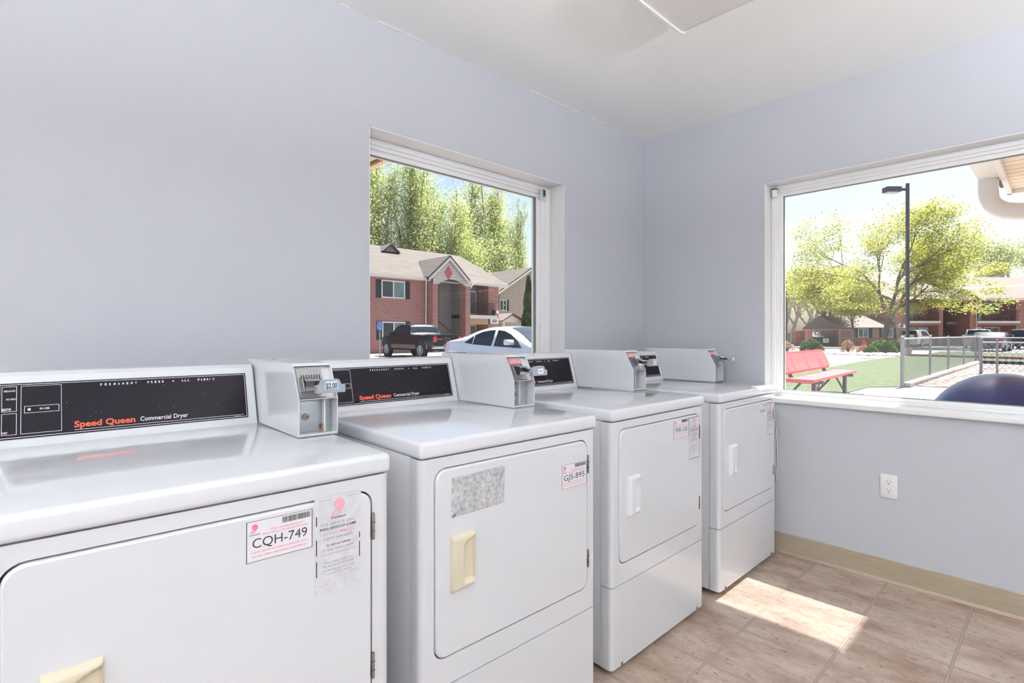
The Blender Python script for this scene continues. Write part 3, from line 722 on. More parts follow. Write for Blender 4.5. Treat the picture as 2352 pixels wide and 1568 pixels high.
    for i in range(ns):
        xx = bx0 + 0.018 + i * 0.0066
        mb.rect2(g4, xx, xx + 0.0026, hL * 0.47, hL * 0.70, 'ink')
        if cfg.get('redcoins'): mb.rect2(Sl(0.0058), xx, xx + 0.0026, hL * 0.68, hL * 0.84, 'paper')
        a, b_ = Sl(0.002), Sl(0.0065)
        mb.add([a(xx + 0.003, hL * 0.46), a(xx + 0.0058, hL * 0.46), b_(xx + 0.0058, hL * 0.68), b_(xx + 0.003, hL * 0.68), b_(xx + 0.003, hL * 0.46), b_(xx + 0.0058, hL * 0.46)],
               [(0, 1, 2, 3), (0, 3, 4), (1, 5, 2)], 'chrome')
    for xx in (bx0 + 0.020, bx0 + 0.042, bx0 + 0.064): q = g3(xx, hL * 0.83); mb.cyl((q[0], q[1] + 0.001, q[2]), (0, -1, 0.4), 0.0022, 0.003, 'brushed', 10)
    mb.build('coin_mechanism', box)
    # coin slide
    mb = MB(); sx0, sx1 = bx0 + 0.013, bx0 + 0.070; z0, z1 = T + 0.118, T + 0.144
    mb.prism([(0.335, z1 + 0.004), (0.270, z1 + 0.002), (0.262, z1 - 0.002), (0.264, z0 + 0.000), (0.335, z0 - 0.012)], sx0 - 0.003, sx0 + 0.034, 'chrome', axis='X')
    mb.box(sx0 + 0.034, sx1, 0.222, 0.33, z0 + 0.002, z1 - 0.004, 'chrome', 0.002)
    mb.box(sx0 + 0.034 - 0.001, sx0 + 0.035, 0.235, 0.262, z0 + 0.006, z1 - 0.008, 'ink')
    mb.build('coin_slide', box)
    mb = MB(); fr = 0.206; tx0, tx1 = bx0 + 0.016, bx1 - 0.016 + 0.002
    mb.prism([(tx0, z0 - 0.002), (tx1, z0 - 0.002), (tx1, z1 - 0.010), (tx1 - 0.010, z1 - 0.008), (tx1 - 0.016, z1 + 0.004), (tx0 + 0.016, z1 + 0.004), (tx0 + 0.010, z1 - 0.008), (tx0, z1 - 0.010)], fr, fr + 0.018, 'clear', axis='Y')
    ff = lambda x, z: (x, fr - 0.0006, z)
    if cfg.get('price'):
        mb.prism([(tx0 + 0.016, z0 + 0.006), (tx1 - 0.016, z0 + 0.006), (tx1 - 0.020, z1 + 0.001), (tx0 + 0.020, z1 + 0.001)], fr - 0.0004, fr, 'blueprint', axis='Y')
        mb.rect2(lambda x, z: (x, fr - 0.0008, z), tx0 + 0.022, tx1 - 0.022, z0 + 0.008, z1 - 0.001, 'paper')
        mb.text('$2.00', lambda x, z: (x, fr - 0.0012, z), (tx0 + tx1) / 2, z0 + 0.009, 0.0125, 'ink', width=0.027, align='c', bold=0.02)
    else:
        mb.rect2(ff, tx0 + 0.024, tx1 - 0.02, z0 + 0.004, z1 - 0.004, 'paper'); mb.rect2(lambda x, z: (x, fr - 0.001, z), tx0 + 0.03, tx1 - 0.025, z0 + 0.010, z1 - 0.010, 'ink2')
    for i in range(9): mb.box(tx0 + 0.008 + i * 0.006, tx0 + 0.010 + i * 0.006, fr - 0.0005, fr, z0 - 0.0005, z0 + 0.001, 'ink2')
    mb.build('slide_handle', box)
    # vault door / lock
    mb = MB(); vy = bf + 0.03; vx1 = bx0 + 0.070 if cfg['lock'] == 'plate' else bx0 + 0.04
    mb.box(bx0 + w, vx1, vy, vy + 0.004, zb + 0.008, zm - 0.005, 'zinc', 0.001)
    mb.box(vx1, vx1 + 0.004, vy - 0.014, vy + 0.004, zb + 0.006, zm - 0.004, 'enamel')
    mb.box(bx0 + w, bx1 - w, vy + 0.006, vy + 0.008, zb, zm - 0.002, 'zinc')
    if cfg['lock'] == 'plate':
        c = (bx0 + 0.027, vy, T + 0.048); mb.box(vx1 - 0.004, vx1 + 0.003, vy - 0.010, vy - 0.002, zb + 0.008, zb + 0.024, 'rust', 0.002)
        mb.cyl(c, (0, -1, 0), 0.0085, 0.005, 'brass', 20); mb.box(c[0] - 0.001, c[0] + 0.007, vy - 0.0056, vy - 0.0048, c[2] - 0.001, c[2] + 0.001, 'ink')
    else:
        for zz, rr_ in ((T + 0.075, 0.006), (T + 0.018, 0.006)): mb.cyl((bx0 + 0.030, vy, zz), (0, -1, 0), rr_, 0.003, 'dark', 14); mb.cyl((bx0 + 0.030, vy - 0.003, zz), (0, -1, 0), rr_ * .75, 0.002, 'zinc', 14)
        mb.cyl((bx0 + 0.022, vy, T + 0.045), (0, -1, 0), 0.016, 0.006, 'brushed', 24); mb.cyl((bx0 + 0.022, vy - 0.006, T + 0.045), (0, -1, 0), 0.007, 0.003, 'brass', 16); mb.cyl((bx0 + 0.022, vy - 0.009, T + 0.045), (0, -1, 0), 0.003, 0.0006, 'ink', 12)
    mb.build('coin_lock', box)
    return root
cs, sn = cos(rad(2)), sin(rad(2))
make_dryer(0.60 - DW * cs - 3.016, 1.019 + DW * sn - 1.923, -2.0, 0.914, 'white coin dryer nearest the viewer, with CQH-749 sticker and $2.00 coin slide', dict(
    handle='cream', code='CQH-749', id=(0.364, 0.485, 0.7545, 0.8305), svc=(0.4885, 0.586, 0.652, 0.846), worn=True, price=True, lock='plate', specks=16))
make_dryer(0.703 - 3.016, 1.057 - 1.923, -1.5, 0.914, 'white coin dryer, second from the left, with cream handle, grey glue patch and GJS-895 sticker', dict(
    handle='cream', code='GJS-895', id=(0.490, 0.604, 0.706, 0.780), patch=(0.089, 0.264, 0.7155, 0.818), lock='tube', specks=55, redcoins=True))
make_dryer(1.478 - 3.016, 1.064 - 1.923, 0, 0.914, 'white coin dryer, third from the left, with white handle and TRK-126 sticker', dict(
    handle='whitepl', code='TRK-126', id=(0.400, 0.519, 0.759, 0.835), svc=(0.523, 0.608, 0.660, 0.833), lock='tube', specks=4, redcoins=True))
make_dryer(2.279 - 3.016, 1.062 - 1.923, 0, 0.906, 'white coin dryer farthest away in the corner, beside the right window', dict(
    handle='whitepl', code='862-BJH', id=(0.423, 0.514, 0.760, 0.820), svc=(0.530, 0.606, 0.655, 0.819), faint=True, lock='tube', specks=2, redcoins=True))
# ================================================================== outside
def ground_poly(name, pts, z, m, label=None, cat=None, kind='structure', t=0.05):
    mb = MB(); mb.prism(pts, z - t, z, m, axis='Z'); return tag(mb.build(name), label, cat, None, kind)
ground_poly('ground', [(-120, -150), (260, -150), (260, 220), (-120, 220)], G, 'concrete', t=0.3)
ground_poly('parking_lot', [(46, -60), (54.5, -60), (50, 3.5), (46, 4.5)], G + 0.004, 'asphalt', t=0.02)
ground_poly('parking_lot', [(54.5, -60), (70, -60), (70, 30), (60, 30), (54, 4), (50, 3.5)], G + 0.004, 'asphalt', t=0.02)
ground_poly('parking_lot', [(-30, 6), (40, 6), (40, 27.3), (-30, 27.3)], G + 0.004, 'asphalt', t=0.02)
lawn = [(9.3, 1.3), (9.6, 2.4), (12, 3.6), (15.28, 4.44), (20.09, 4.30), (24.9, 4.6), (28.5, 4.75), (33, 4.4), (38, 4.1), (45.5, 4.4), (45.5, -30), (27.4, -30), (27.4, 0.82), (12.31, 0.82), (11.66, 1.3)]
ground_poly('lawn', lawn, G + 0.015, 'grass', 'short green lawn between the pale path and the wire fence', 'grass', 'stuff')
ground_poly('gravel_bed', [(12.9, 0.62), (27.1, 0.62), (27.1, -14), (12.9, -14)], G + 0.012, 'gravel', 'brown and white gravel inside the fenced yard', 'gravel', 'stuff')
mb = MB(); mb.box(12.3, 27.5, 0.60, 0.80, G - 0.02, 0.03, 'curb', 0.01)
tag(mb.build('fence_curb'), 'pale concrete curb under the long wire fence', 'curb')
mb = MB(); mb.box(27.1, 27.35, -14, 0.6, G, 0.06, 'dark', 0.02)
tag(mb.build('garden_edging'), 'black edging at the far side of the gravel yard', 'edging')
mb = MB()
cp = [(34.6, 4.6), (34.0, 1.5), (33.0, -1.5), (32.6, -6), (32.4, -20)]
for a, b in zip(cp, cp[1:]):
    d = (Vector(b) - Vector(a)).normalized(); nn = Vector((-d.y, d.x)) * 0.09
    mb.prism([(a[0] - nn.x, a[1] - nn.y), (b[0] - nn.x, b[1] - nn.y), (b[0] + nn.x, b[1] + nn.y), (a[0] + nn.x, a[1] + nn.y)], G, G + 0.13, 'redcurb', axis='Z')
tag(mb.build('red_curb'), 'red painted curb line across the lawn beyond the fence', 'curb')

# wire fences
def fence(name, posts, ztop, label, rails=(1.0,), cap=True, step=0.10, wr=0.0032):
    a = Vector((*posts[0], 0)); e = empty(name, (a.x, a.y, G), 0, label, 'fence', 'wire fences of the yard')
    P = [Vector((p[0] - a.x, p[1] - a.y, 0)) for p in posts]; H = ztop - G
    for i, p in enumerate(P):
        mb = MB(); r = 0.042 if i in (0, len(P) - 1) else 0.03
        mb.cyl((p.x, p.y, 0), (0, 0, 1), r, H + 0.02, 'galv', 12); mb.lathe([(r + 0.004, H + 0.02), (r * 0.8, H + 0.05), (0.001, H + 0.065)], 'galv', (p.x, p.y, 0), 12); mb.build('post', e)
    for f_ in rails:
        mb = MB(); mb.tube([P[0] + Vector((0, 0, H * f_)), P[-1] + Vector((0, 0, H * f_))], 0.022, 'galv', 8); mb.build('rail', e)
    d = (P[-1] - P[0]); L = d.length; d.normalize(); nrm = Vector((-d.y, d.x, 0)) * wr
    mb = MB(); h0 = 0.08; hh = H * max(rails) - h0
    for sg in (1, -1):
        x = -hh
        while x < L:
            if sg > 0: s0, s1, z0, z1 = x, x + hh, h0, h0 + hh
            else: s0, s1, z0, z1 = x, x + hh, h0 + hh, h0
            if s0 < 0: z0 += (z1 - z0) * (-s0) / hh; s0 = 0
            if s1 > L: z1 = z0 + (z1 - z0) * (L - s0) / (s1 - s0); s1 = L
            if s1 - s0 > 0.02:
                A = P[0] + d * s0 + Vector((0, 0, z0)); B = P[0] + d * s1 + Vector((0, 0, z1)); up = Vector((0, 0, wr * 1.4))
                o = nrm * (1 if sg > 0 else -1) * 0.6
                mb.add([A + o - up, B + o - up, B + o + up, A + o + up, A + o + nrm, B + o + nrm], [(0, 1, 5, 4), (4, 5, 2, 3), (0, 3, 2, 1)], 'galv')
            x += step
    mb.build('wire_mesh', e); return e
fence('chain_link_fence', [(12.3, 0.76), (16.0, 0.76), (19.45, 0.77), (23.4, 0.78), (27.4, 0.80)], 1.07, 'grey wire fence with five posts running away along the lawn')
fence('chain_link_fence', [(27.4, 0.70), (27.3, -4), (27.2, -9), (27.2, -13.8)], 1.03, 'far grey wire fence behind the gravel yard, in front of the parked cars', step=0.14, wr=0.004)
fence('chain_link_fence', [(19.44, -0.04), (19.40, -0.42), (19.40, -3.4), (19.40, -6.4)], 1.03, 'nearer grey wire fence across the gravel, left end post thick', rails=(0.9,), step=0.16, wr=0.005)

# park bench
e = empty('park_bench', (6.8, 1.03, G), rad(3.0), 'red slatted park bench with grey legs standing on the pale slab', 'bench')
L_, zs = 3.35, 0.45
def slats(mb, p0, ux, uy, un, lx, ly, n, t, m):
    # slatted panel with border, split in three bays along x
    p0, ux, uy, un = Vector(p0), Vector(ux), Vector(uy), Vector(un)
    def bar(a0, a1, b0, b1):
        c = [p0 + ux * a + uy * b + un * h for h in (0, t) for a, b in ((a0, b0), (a1, b0), (a1, b1), (a0, b1))]
        mb.add(c, [(0, 3, 2, 1), (4, 5, 6, 7), (0, 1, 5, 4), (1, 2, 6, 5), (2, 3, 7, 6), (3, 0, 4, 7)], m)
    w = ly / (n * 1.28)
    for i in range(n): b = i * ly / n; bar(0, lx, b, b + w)
    bar(0, lx, ly - 0.03, ly)
    for a in (0, lx * 0.22, lx * 0.5, lx * 0.78, lx - 0.05): bar(a, a + 0.05, 0, ly)
mb = MB(); slats(mb, (0, 0, zs), (1, 0, 0), (0, 1, 0), (0, 0, 1), L_, 0.42, 10, 0.035, 'benchred')
mb.box(0, L_, -0.012, 0.004, zs - 0.02, zs + 0.035, 'benchred', 0.004); mb.box(-0.01, 0.03, 0, 0.42, zs - 0.03, zs + 0.035, 'benchred', 0.004); mb.box(L_ - .02, L_ + .01, 0, 0.42, zs - 0.02, zs + 0.035, 'benchred', 0.004); mb.build('seat', e)
mb = MB(); by, bz = 0.46, zs + 0.12; dv = Vector((0, 0.16, 0.36)).normalized()
slats(mb, (-0.05, by, bz), (1, 0, 0), tuple(dv), tuple(Vector((0, -dv.z, dv.y))), L_ - 0.15, 0.38, 10, 0.03, 'benchred')
mb.box(-0.05, L_ - 0.2, by - 0.01, by + 0.05, bz - 0.03, bz + 0.01, 'benchred', 0.008); mb.build('backrest', e)
for x in (0.45, L_ - 0.55):
    mb = MB(); mb.tube([(x, 0.05, zs - 0.02), (x, 0.36, zs - 0.02), (x, 0.47, zs + 0.04), (x, 0.54, zs + 0.25), (x, 0.61, zs + 0.42)], 0.035, 'benchleg', 6); mb.build('back_support', e)
    mb = MB(); mb.box(x - 0.05, x + 0.05, 0.06, 0.12, 0.02, zs - 0.02, 'benchleg', 0.005); mb.box(x - 0.03, x + 0.03, -0.25, 0.62, 0, 0.04, 'benchleg', 0.005)
    mb.box(x - 0.03, x + 0.03, -0.06, 0.36, zs - 0.07, zs, 'benchleg', 0.005)
    mb.build('leg', e)
    s_ = 1 if x < 1.5 else -1
    mb = MB(); mb.tube([(x, 0.09, 0.05), (x + 0.62 * s_, 0.14, zs)], 0.022, 'benchleg', 6); mb.tube([(x, 0.60, 0.03), (x, 0.25, zs)], 0.022, 'benchleg', 6); mb.build('brace', e)

# dome-topped bin by the window
e = empty('trash_bin', (0.70, -1.70, G), 0, 'dark blue bin with a rounded dome lid just outside the right window', 'bin')
mb = MB(); R_ = 0.335; base = 0.70
mb.lathe([(0.001, base + 0.35)] + [(R_ * sin(a), base + 0.35 * cos(a)) for a in [PI / 2 * i / 16 for i in range(1, 17)]] + [(R_ + 0.012, base - 0.01), (R_ + 0.012, base - 0.04), (R_ - 0.01, base - 0.045)], 'dome', (0, 0, 0), 48)
mb.build('dome_lid', e, ang=60)
mb = MB(); mb.lathe([(0.27, 0.0), (0.285, 0.02), (0.315, base - 0.05), (0.3, base - 0.04)], 'dome', (0, 0, 0), 40); mb.build('body', e)
mb = MB(); mb.box(-0.345, -0.29, -0.17, -0.03, base + 0.05, base + 0.125, 'rail', 0.006); mb.box(-0.347, -0.340, -0.115, -0.095, base + 0.075, base + 0.095, 'dark'); o = mb.build('latch_plate', e)

# ------------------------------------------------------------------ roofs of this building
mb = MB()
mb.prism([(0.20, 2.47), (0.47, 2.47), (0.47, 2.60), (-3.0, 3.6), (-3.0, 3.5), (0.20, 2.62)], -1.38, 0.75, 'white', axis='Y')
struct(mb, 'trim_5')
mb = MB(); mb.prism([(0.20, 2.48), (0.66, 2.48), (0.66, 2.6), (-2, 3.5), (-2, 3.4), (0.20, 2.62)], -0.98, 0.45, 'white', axis='X'); struct(mb, 'trim_6')
struct(MB().box(XL, TW, YN, TW, 2.60, 2.70, 'white'), 'trim_7')
e = empty('porch_roof', (2.0, -1.39, 2.44), 0, 'pale porch roof with boarded underside and white gutter outside the right window', 'roof')
mb = MB(); mb.box(-1.78, 1.42, -4.0, -0.20, 0.02, 0.05, 'soffit'); mb.build('soffit', e)
mb = MB(); mb.prism([(-1.78, 0.052), (1.46, 0.052), (1.46, 0.16), (-1.78, 0.75)], -4.0, -0.12, 'shingle', axis='Y'); mb.build('roof_slab', e)
mb = MB(); mb.box(-1.78, 1.46, -0.20, -0.165, -0.02, 0.15, 'white', 0.003); mb.box(1.42, 1.46, -4.0, -0.165, -0.02, 0.15, 'white', 0.003); mb.build('fascia', e)
mb = MB(); mb.prism([(-0.16, 0.0), (-0.04, 0.0), (-0.03, 0.02), (-0.005, 0.06), (0.0, 0.12), (-0.01, 0.12), (-0.02, 0.06), (-0.04, 0.012), (-0.15, 0.012), (-0.15, 0.12), (-0.16, 0.12)], -1.78, 0.88, 'white', axis='X', )
mb.prism([(-0.16, 0.0), (-0.04, 0.0), (-0.005, 0.06), (0.0, 0.12), (-0.16, 0.12)], 0.86, 0.88, 'white', axis='X'); mb.build('gutter', e)
mb = MB(); pth = [(0.80, -0.09, 0.01), (0.80, -0.09, -0.09), (0.80, -0.095, -0.15), (0.80, -0.115, -0.205), (0.80, -0.15, -0.245), (0.80, -0.20, -0.275), (0.80, -0.27, -0.292), (0.80, -0.40, -0.305), (0.80, -0.75, -0.34)]
cs4 = []
pts = [Vector(p) for p in pth]; vs = []
for i, p in enumerate(pts):
    d = (pts[min(i + 1, len(pts) - 1)] - pts[max(i - 1, 0)]).normalized(); n_ = Vector((0, d.z, -d.y))
    for a, b in [(-1, -.75), (-.75, -1), (.75, -1), (1, -.75), (1, .75), (.75, 1), (-.75, 1), (-1, .75)]:
        vs.append(p + Vector((0.055 * a, 0, 0)) + n_ * 0.062 * b)
mb.add(vs, [(i * 8 + k, i * 8 + (k + 1) % 8, (i + 1) * 8 + (k + 1) % 8, (i + 1) * 8 + k) for i in range(len(pts) - 1) for k in range(8)], 'white', True)
mb.build('downspout', e, ang=50)
mb = MB(); mb.box(0.72, 0.90, -0.85, -0.69, -2.52, -0.30, 'white', 0.01); mb.build('porch_column', e)
# roof at left, seen in the top corner of the left window
e = empty('porch_roof', (-1.0, 1.47, 2.44), 0, 'tan boarded eave corner at the top left of the left window', 'roof')
mb = MB(); mb.box(-4, -0.04, 0.04, 5, 0.02, 0.05, 'soffitd')
for a in (0.06, 0.62, 1.2, 1.8): mb.box(-4, -0.06, a, a + 0.012, 0.014, 0.02, 'browntrim')
mb.box(-0.065, -0.05, 0.05, 5, 0.012, 0.02, 'browntrim'); mb.build('soffit', e)
mb = MB(); mb.box(-4, 0, 0, 0.04, 0.0, 0.18, 'soffitd'); mb.box(-0.04, 0, 0.04, 5, 0.0, 0.18, 'soffitd'); mb.build('fascia', e)
mb = MB(); mb.prism([(-4, 0.05), (0.02, 0.18), (-4, 0.9)], 0, 5, 'shingle', axis='Y'); mb.build('roof_slab', e)
mb = MB(); mb.box(-3.9, -3.7, 4.6, 4.8, -2.52, 0.02, 'tan'); mb.box(-3.9, -3.7, 0.2, 0.4, -2.52, 0.02, 'tan'); mb.build('porch_column', e)

# ------------------------------------------------------------------ house parts
def house_window(par, x0, x1, z0, z1, y, shut=0, side='both', glass='pane', split=True, m='frame'):
    mb = MB(); t = 0.07
    for a, b, c, d in ((x0, x1, z0, z0 + t), (x0, x1, z1 - t, z1), (x0, x0 + t, z0 + t, z1 - t), (x1 - t, x1, z0 + t, z1 - t)): mb.box(a, b, y - 0.06, y, c, d, m)
    if split: c = (x0 + x1) / 2; mb.box(c - 0.035, c + 0.035, y - 0.055, y, z0 + t, z1 - t, m)
    w = mb.build('window', par)
    mb = MB()
    if split:
        c = (x0 + x1) / 2
        mb.box(x0 + t, c - 0.035, y - 0.03, y - 0.01, z0 + t, z1 - t, 'panedark' if glass == 'mixed' else glass); mb.box(c + 0.035, x1 - t, y - 0.03, y - 0.01, z0 + t, z1 - t, 'pane' if glass == 'mixed' else glass)
    else: mb.box(x0 + t, x1 - t, y - 0.03, y - 0.01, z0 + t, z1 - t, glass)
    mb.build('pane', w)
    if shut:
        for s_ in ((-1, 1) if side == 'both' else ((1,) if side == 'right' else (-1,))):
            a = x0 - shut - 0.03 if s_ < 0 else x1 + 0.03
            mb = MB(); mb.box(a, a + shut, y - 0.05, y, z0 - 0.02, z1 + 0.02, 'shutter'); mb.build('shutter', par)
def part_box(par, name, m, *bx, bev=0):
    mb = MB()
    for b in bx: mb.box(*b, m, bev)
    return mb.build(name, par)

# building 600, faces the laundry; local origin at (18, 29.4, ground)
OX, OY = 18.0, 29.4
b6 = empty('apartment_building', (OX, OY, G), 0, 'two storey red brick apartment building with tan gabled roof and number 600', 'building')
X = lambda x: x - OX
Z = lambda z: z - G
EV = 5.10
part_box(b6, 'wall', 'brick', (X(2), X(18.45), 0, 11.6, 0, Z(EV)), (X(24.22), X(25.3), 0, 11.6, 0, Z(EV)), (X(18.45), X(24.3), 4.2, 11.6, 0, Z(EV)))
part_box(b6, 'brick_pier', 'brick', (X(18.40), X(18.86), -0.75, 0.0, 0, Z(5.15)))
part_box(b6, 'brick_pier', 'brick', (X(21.34), X(21.78), -0.75, 0.0, 0, Z(5.15)))
part_box(b6, 'stair_wall', 'greysiding', (X(18.86), X(21.34), 3.0, 3.2, 0, Z(EV)), (X(20.3), X(21.5), 1.2, 3.0, 0, Z(EV)), (X(18.45), X(18.86), 0, 4.2, 0, Z(EV)), (X(21.5), X(21.78), 0.0, 4.2, 0, Z(EV)))
# stairs rising to the left with handrail
mb = MB()
for i in range(11): mb.box(X(18.9), X(19.9), 0.4 + i * 0.22, 0.62 + i * 0.22, 0, 0.19 * (i + 1), 'stair')
mb.build('staircase', b6)
mb = MB(); mb.tube([(X(20.95), -0.6, 0.9), (X(20.2), -0.3, 1.55), (X(19.0), 0.5, 2.75)], 0.04, 'rail', 6); mb.tube([(X(20.95), -0.6, 0), (X(20.95), -0.6, 0.9)], 0.03, 'rail', 6); mb.build('handrail', b6)
# balcony bay
part_box(b6, 'balcony_wall', 'tan', (X(21.78), X(24.22), 1.5, 1.7, 0, Z(2.5)), )
part_box(b6, 'balcony_wall', 'siding', (X(21.78), X(24.22), 1.5, 1.7, Z(2.5), Z(EV)))
part_box(b6, 'balcony_slab', 'trim', (X(21.5), X(24.9), -0.25, 1.5, Z(2.40), Z(2.66)))
part_box(b6, 'beam', 'tan', (X(21.78), X(24.3), 0.0, 0.25, Z(1.95), Z(2.40)))
mb = MB(); mb.box(X(21.7), X(24.7), -0.2, -0.17, Z(3.58), Z(3.63), 'rail'); mb.box(X(21.7), X(24.7), -0.2, -0.17, Z(2.74), Z(2.77), 'rail')
for i in range(26): a = X(21.75 + i * 0.118); mb.box(a - 0.008, a + 0.008, -0.2, -0.17, Z(2.66), Z(3.6), 'rail')
mb.build('balcony_railing', b6)
house_window(b6, X(14.8), X(16.6), Z(3.62), Z(4.80), 0, 0.36, glass='mixed'); house_window(b6, X(14.85), X(16.62), Z(0.84), Z(2.02), 0, 0.36, glass='mixed')
house_window(b6, X(10.6), X(12.4), Z(3.62), Z(4.80), 0, 0.36, glass='mixed'); house_window(b6, X(10.6), X(12.4), Z(0.84), Z(2.02), 0, 0.36, glass='mixed')
house_window(b6, X(21.9), X(23.3), Z(3.35), Z(4.60), 1.5, 0, glass='panedark'); house_window(b6, X(21.9), X(23.3), Z(0.5), Z(1.75), 1.5, 0, glass='panedark')
for zz in (2.68, 0.0):
    mb = MB(); mb.box(X(23.45), X(24.15), 1.42, 1.5, Z(zz), Z(zz) + 2.0, 'doorw'); d_ = mb.build('door', b6)
    mb = MB(); mb.box(X(23.55), X(24.05), 1.40, 1.42, Z(zz) + 0.2, Z(zz) + 1.85, 'pane'); mb.build('door_glass', d_)
# arched entry gable
gy = -0.8
gp_ = at_y(1029.8, 590, OY + gy); gl = at_y(985, 634, OY + gy); gr = at_y(1072.5, 643, OY + gy)
px_, pz_ = X(gp_.x), Z(gp_.z); lx_, rx_ = X(gl.x), X(gr.x); ez_ = Z((gl.z + gr.z) / 2)
ax0, ax1 = X(18.86), X(21.34); arch = [(ax0 + (ax1 - ax0) * t, Z(4.72) + 0.42 * sin(PI * t) ** 0.8) for t in [i / 14 for i in range(15)]]
mb = MB(); mb.prism([(lx_, ez_), (px_, pz_), (rx_, ez_), (X(21.8), ez_ - 0.05), (X(21.8), Z(4.72)), (ax1 + 0.02, Z(4.72))] + arch[::-1] + [(ax0 - 0.02, Z(4.72)), (X(18.4), Z(4.72)), (X(18.4), ez_ - 0.05)], gy, gy + 0.15, 'sidingw', axis='Y'); mb.build('gable_wall', b6)
mb = MB(); mb.prism([(px_ - 0.34, pz_ - 1.15), (px_, pz_ - 0.67), (px_ + 0.34, pz_ - 1.15), (px_, pz_ - 1.63)], gy - 0.05, gy, 'diamond', axis='Y'); mb.build('diamond_ornament', b6)
mb = MB()
for ex in (lx_, rx_):
    for (o0, o1, y0, y1, m) in ((0.0, -0.24, gy - 0.22, gy - 0.16, 'trim'), (0.10, 0.0, gy - 0.25, gy - 0.15, 'rail')):
        sl_ = (pz_ - ez_) / (px_ - ex); k = 0.12 if ex > px_ else -0.12
        mb.prism([(ex + k, ez_ + k * sl_ + o1), (px_, pz_ + o1), (px_, pz_ + o0), (ex + k, ez_ + k * sl_ + o0)], y0, y1, m, axis='Y')
mb.build('bargeboard', b6)
RS = (8.15 - 5.12) / 6.5       # main roof slope
def roofz(y): return Z(5.15) + (y + 0.5) * RS
mb = MB(); yb = (pz_ + 0.05 - Z(5.15)) / RS - 0.5
for ex in (lx_ - 0.12, rx_ + 0.12):
    ye = max(gy, (ez_ - Z(5.15)) / RS - 0.5) + 0.1
    sl_ = (pz_ - ez_) / (px_ - (lx_ if ex < px_ else rx_)); zz = ez_ - 0.12 * abs(sl_)
    mb.quad([(ex, gy - 0.2, zz + 0.08), (px_, gy - 0.2, pz_ + 0.1), (px_, yb, pz_ + 0.1), (ex, ye, zz + 0.08)], 'shingle')
mb.build('entry_roof', b6)
mb = MB(); rx1 = X(26.0); rx0 = X(1.0); my = 6.0
mb.prism([(-0.5, Z(5.12)), (my, roofz(my)), (my * 2 + 0.5, Z(5.12)), (my * 2 + 0.5, Z(4.98)), (my, roofz(my) - 0.16), (-0.5, Z(4.98))], rx0, rx1, 'shingle', axis='X'); mb.build('roof', b6)
mb = MB(); mb.prism([(0.0, Z(4.98)), (my, roofz(my) - 0.2), (my * 2, Z(4.98))], X(25.1), X(25.3), 'brick', axis='X'); mb.build('gable_end', b6)
part_box(b6, 'fascia', 'trim', (rx0, lx_, -0.56, -0.50, Z(4.96), Z(5.14)), (rx_, rx1, -0.56, -0.50, Z(4.96), Z(5.14)), (rx0, rx1, -0.5, 0.0, Z(4.95), Z(4.98)))
mb = MB(); dz0 = roofz(4.6)
mb.prism([(X(17.5), dz0), (X(18.1), dz0 + 0.5), (X(18.7), dz0)], 4.4, 6.2, 'greysiding', axis='Y'); mb.prism([(X(17.3), dz0 - .05), (X(18.1), dz0 + 0.62), (X(18.9), dz0 - .05), (X(18.7), dz0 - .05), (X(18.1), dz0 + 0.49), (X(17.5), dz0 - .05)], 4.2, 6.4, 'shingle', axis='Y'); mb.build('roof_vent', b6)
mb = MB(); mb.tube([(X(18.05), -0.5, Z(5.0)), (X(18.22), -0.2, Z(4.7)), (X(18.28), -0.12, Z(4.5)), (X(18.28), -0.1, 0.1)], 0.06, 'trim', 8); mb.build('downspout', b6)
mb = MB(); mb.tube([(X(22.2), -0.85, Z(5.1)), (X(21.9), -0.8, Z(4.8)), (X(21.8), -0.78, Z(4.6))], 0.05, 'trim', 8); mb.build('downspout', b6)
mb = MB(); q = [(X(24.36), Z(2.03)), (X(25.16), Z(2.03)), (X(25.16), Z(2.42)), (X(24.98), Z(2.52)), (X(24.76), Z(2.66)), (X(24.54), Z(2.52)), (X(24.36), Z(2.42))]
mb.prism(q, -0.12, -0.02, 'signwhite', axis='Y'); mb.text('600', lambda x, z: (x, -0.13, z), X(24.76), Z(2.12), 0.25, 'ink', width=0.55, align='c', bold=0.02); mb.build('number_sign', b6)
mb = MB(); mb.box(X(24.85), X(25.15), -0.2, 0, Z(2.85), Z(3.05), 'signwhite'); mb.box(X(24.6), X(24.8), -0.25, 0, Z(2.8), Z(3.1), 'rail'); mb.build('wall_lamp', b6)

# beige house beyond, right edge of left window
hy = 42.0
bh = empty('beige_house', (40, hy, G), 0, 'beige sided house with dark shuttered window behind the brick building', 'building')
pk = at_y(1217.8, 617.5, hy); le = at_y(1144, 670, hy)
w_ = pk.x - le.x
mb = MB(); mb.prism([(le.x - 40 + 0.3, 0), (pk.x - 40 + w_ - 0.3, 0), (pk.x - 40 + w_ - .3, le.z - G), (pk.x - 40, pk.z - G - 0.15), (le.x - 40 + 0.3, le.z - G)], 0, 9, 'siding', axis='Y'); mb.build('wall', bh)
mb = MB(); mb.prism([(le.x - 40 - 0.3, le.z - G - 0.2), (pk.x - 40, pk.z - G), (pk.x - 40 + w_ + 0.3, le.z - G - 0.2), (pk.x - 40 + w_ + 0.3, le.z - G - 0.02), (pk.x - 40, pk.z - G + 0.18), (le.x - 40 - 0.3, le.z - G - 0.02)], -0.35, 9.3, 'shingle', axis='Y')
mb.build('roof', bh)
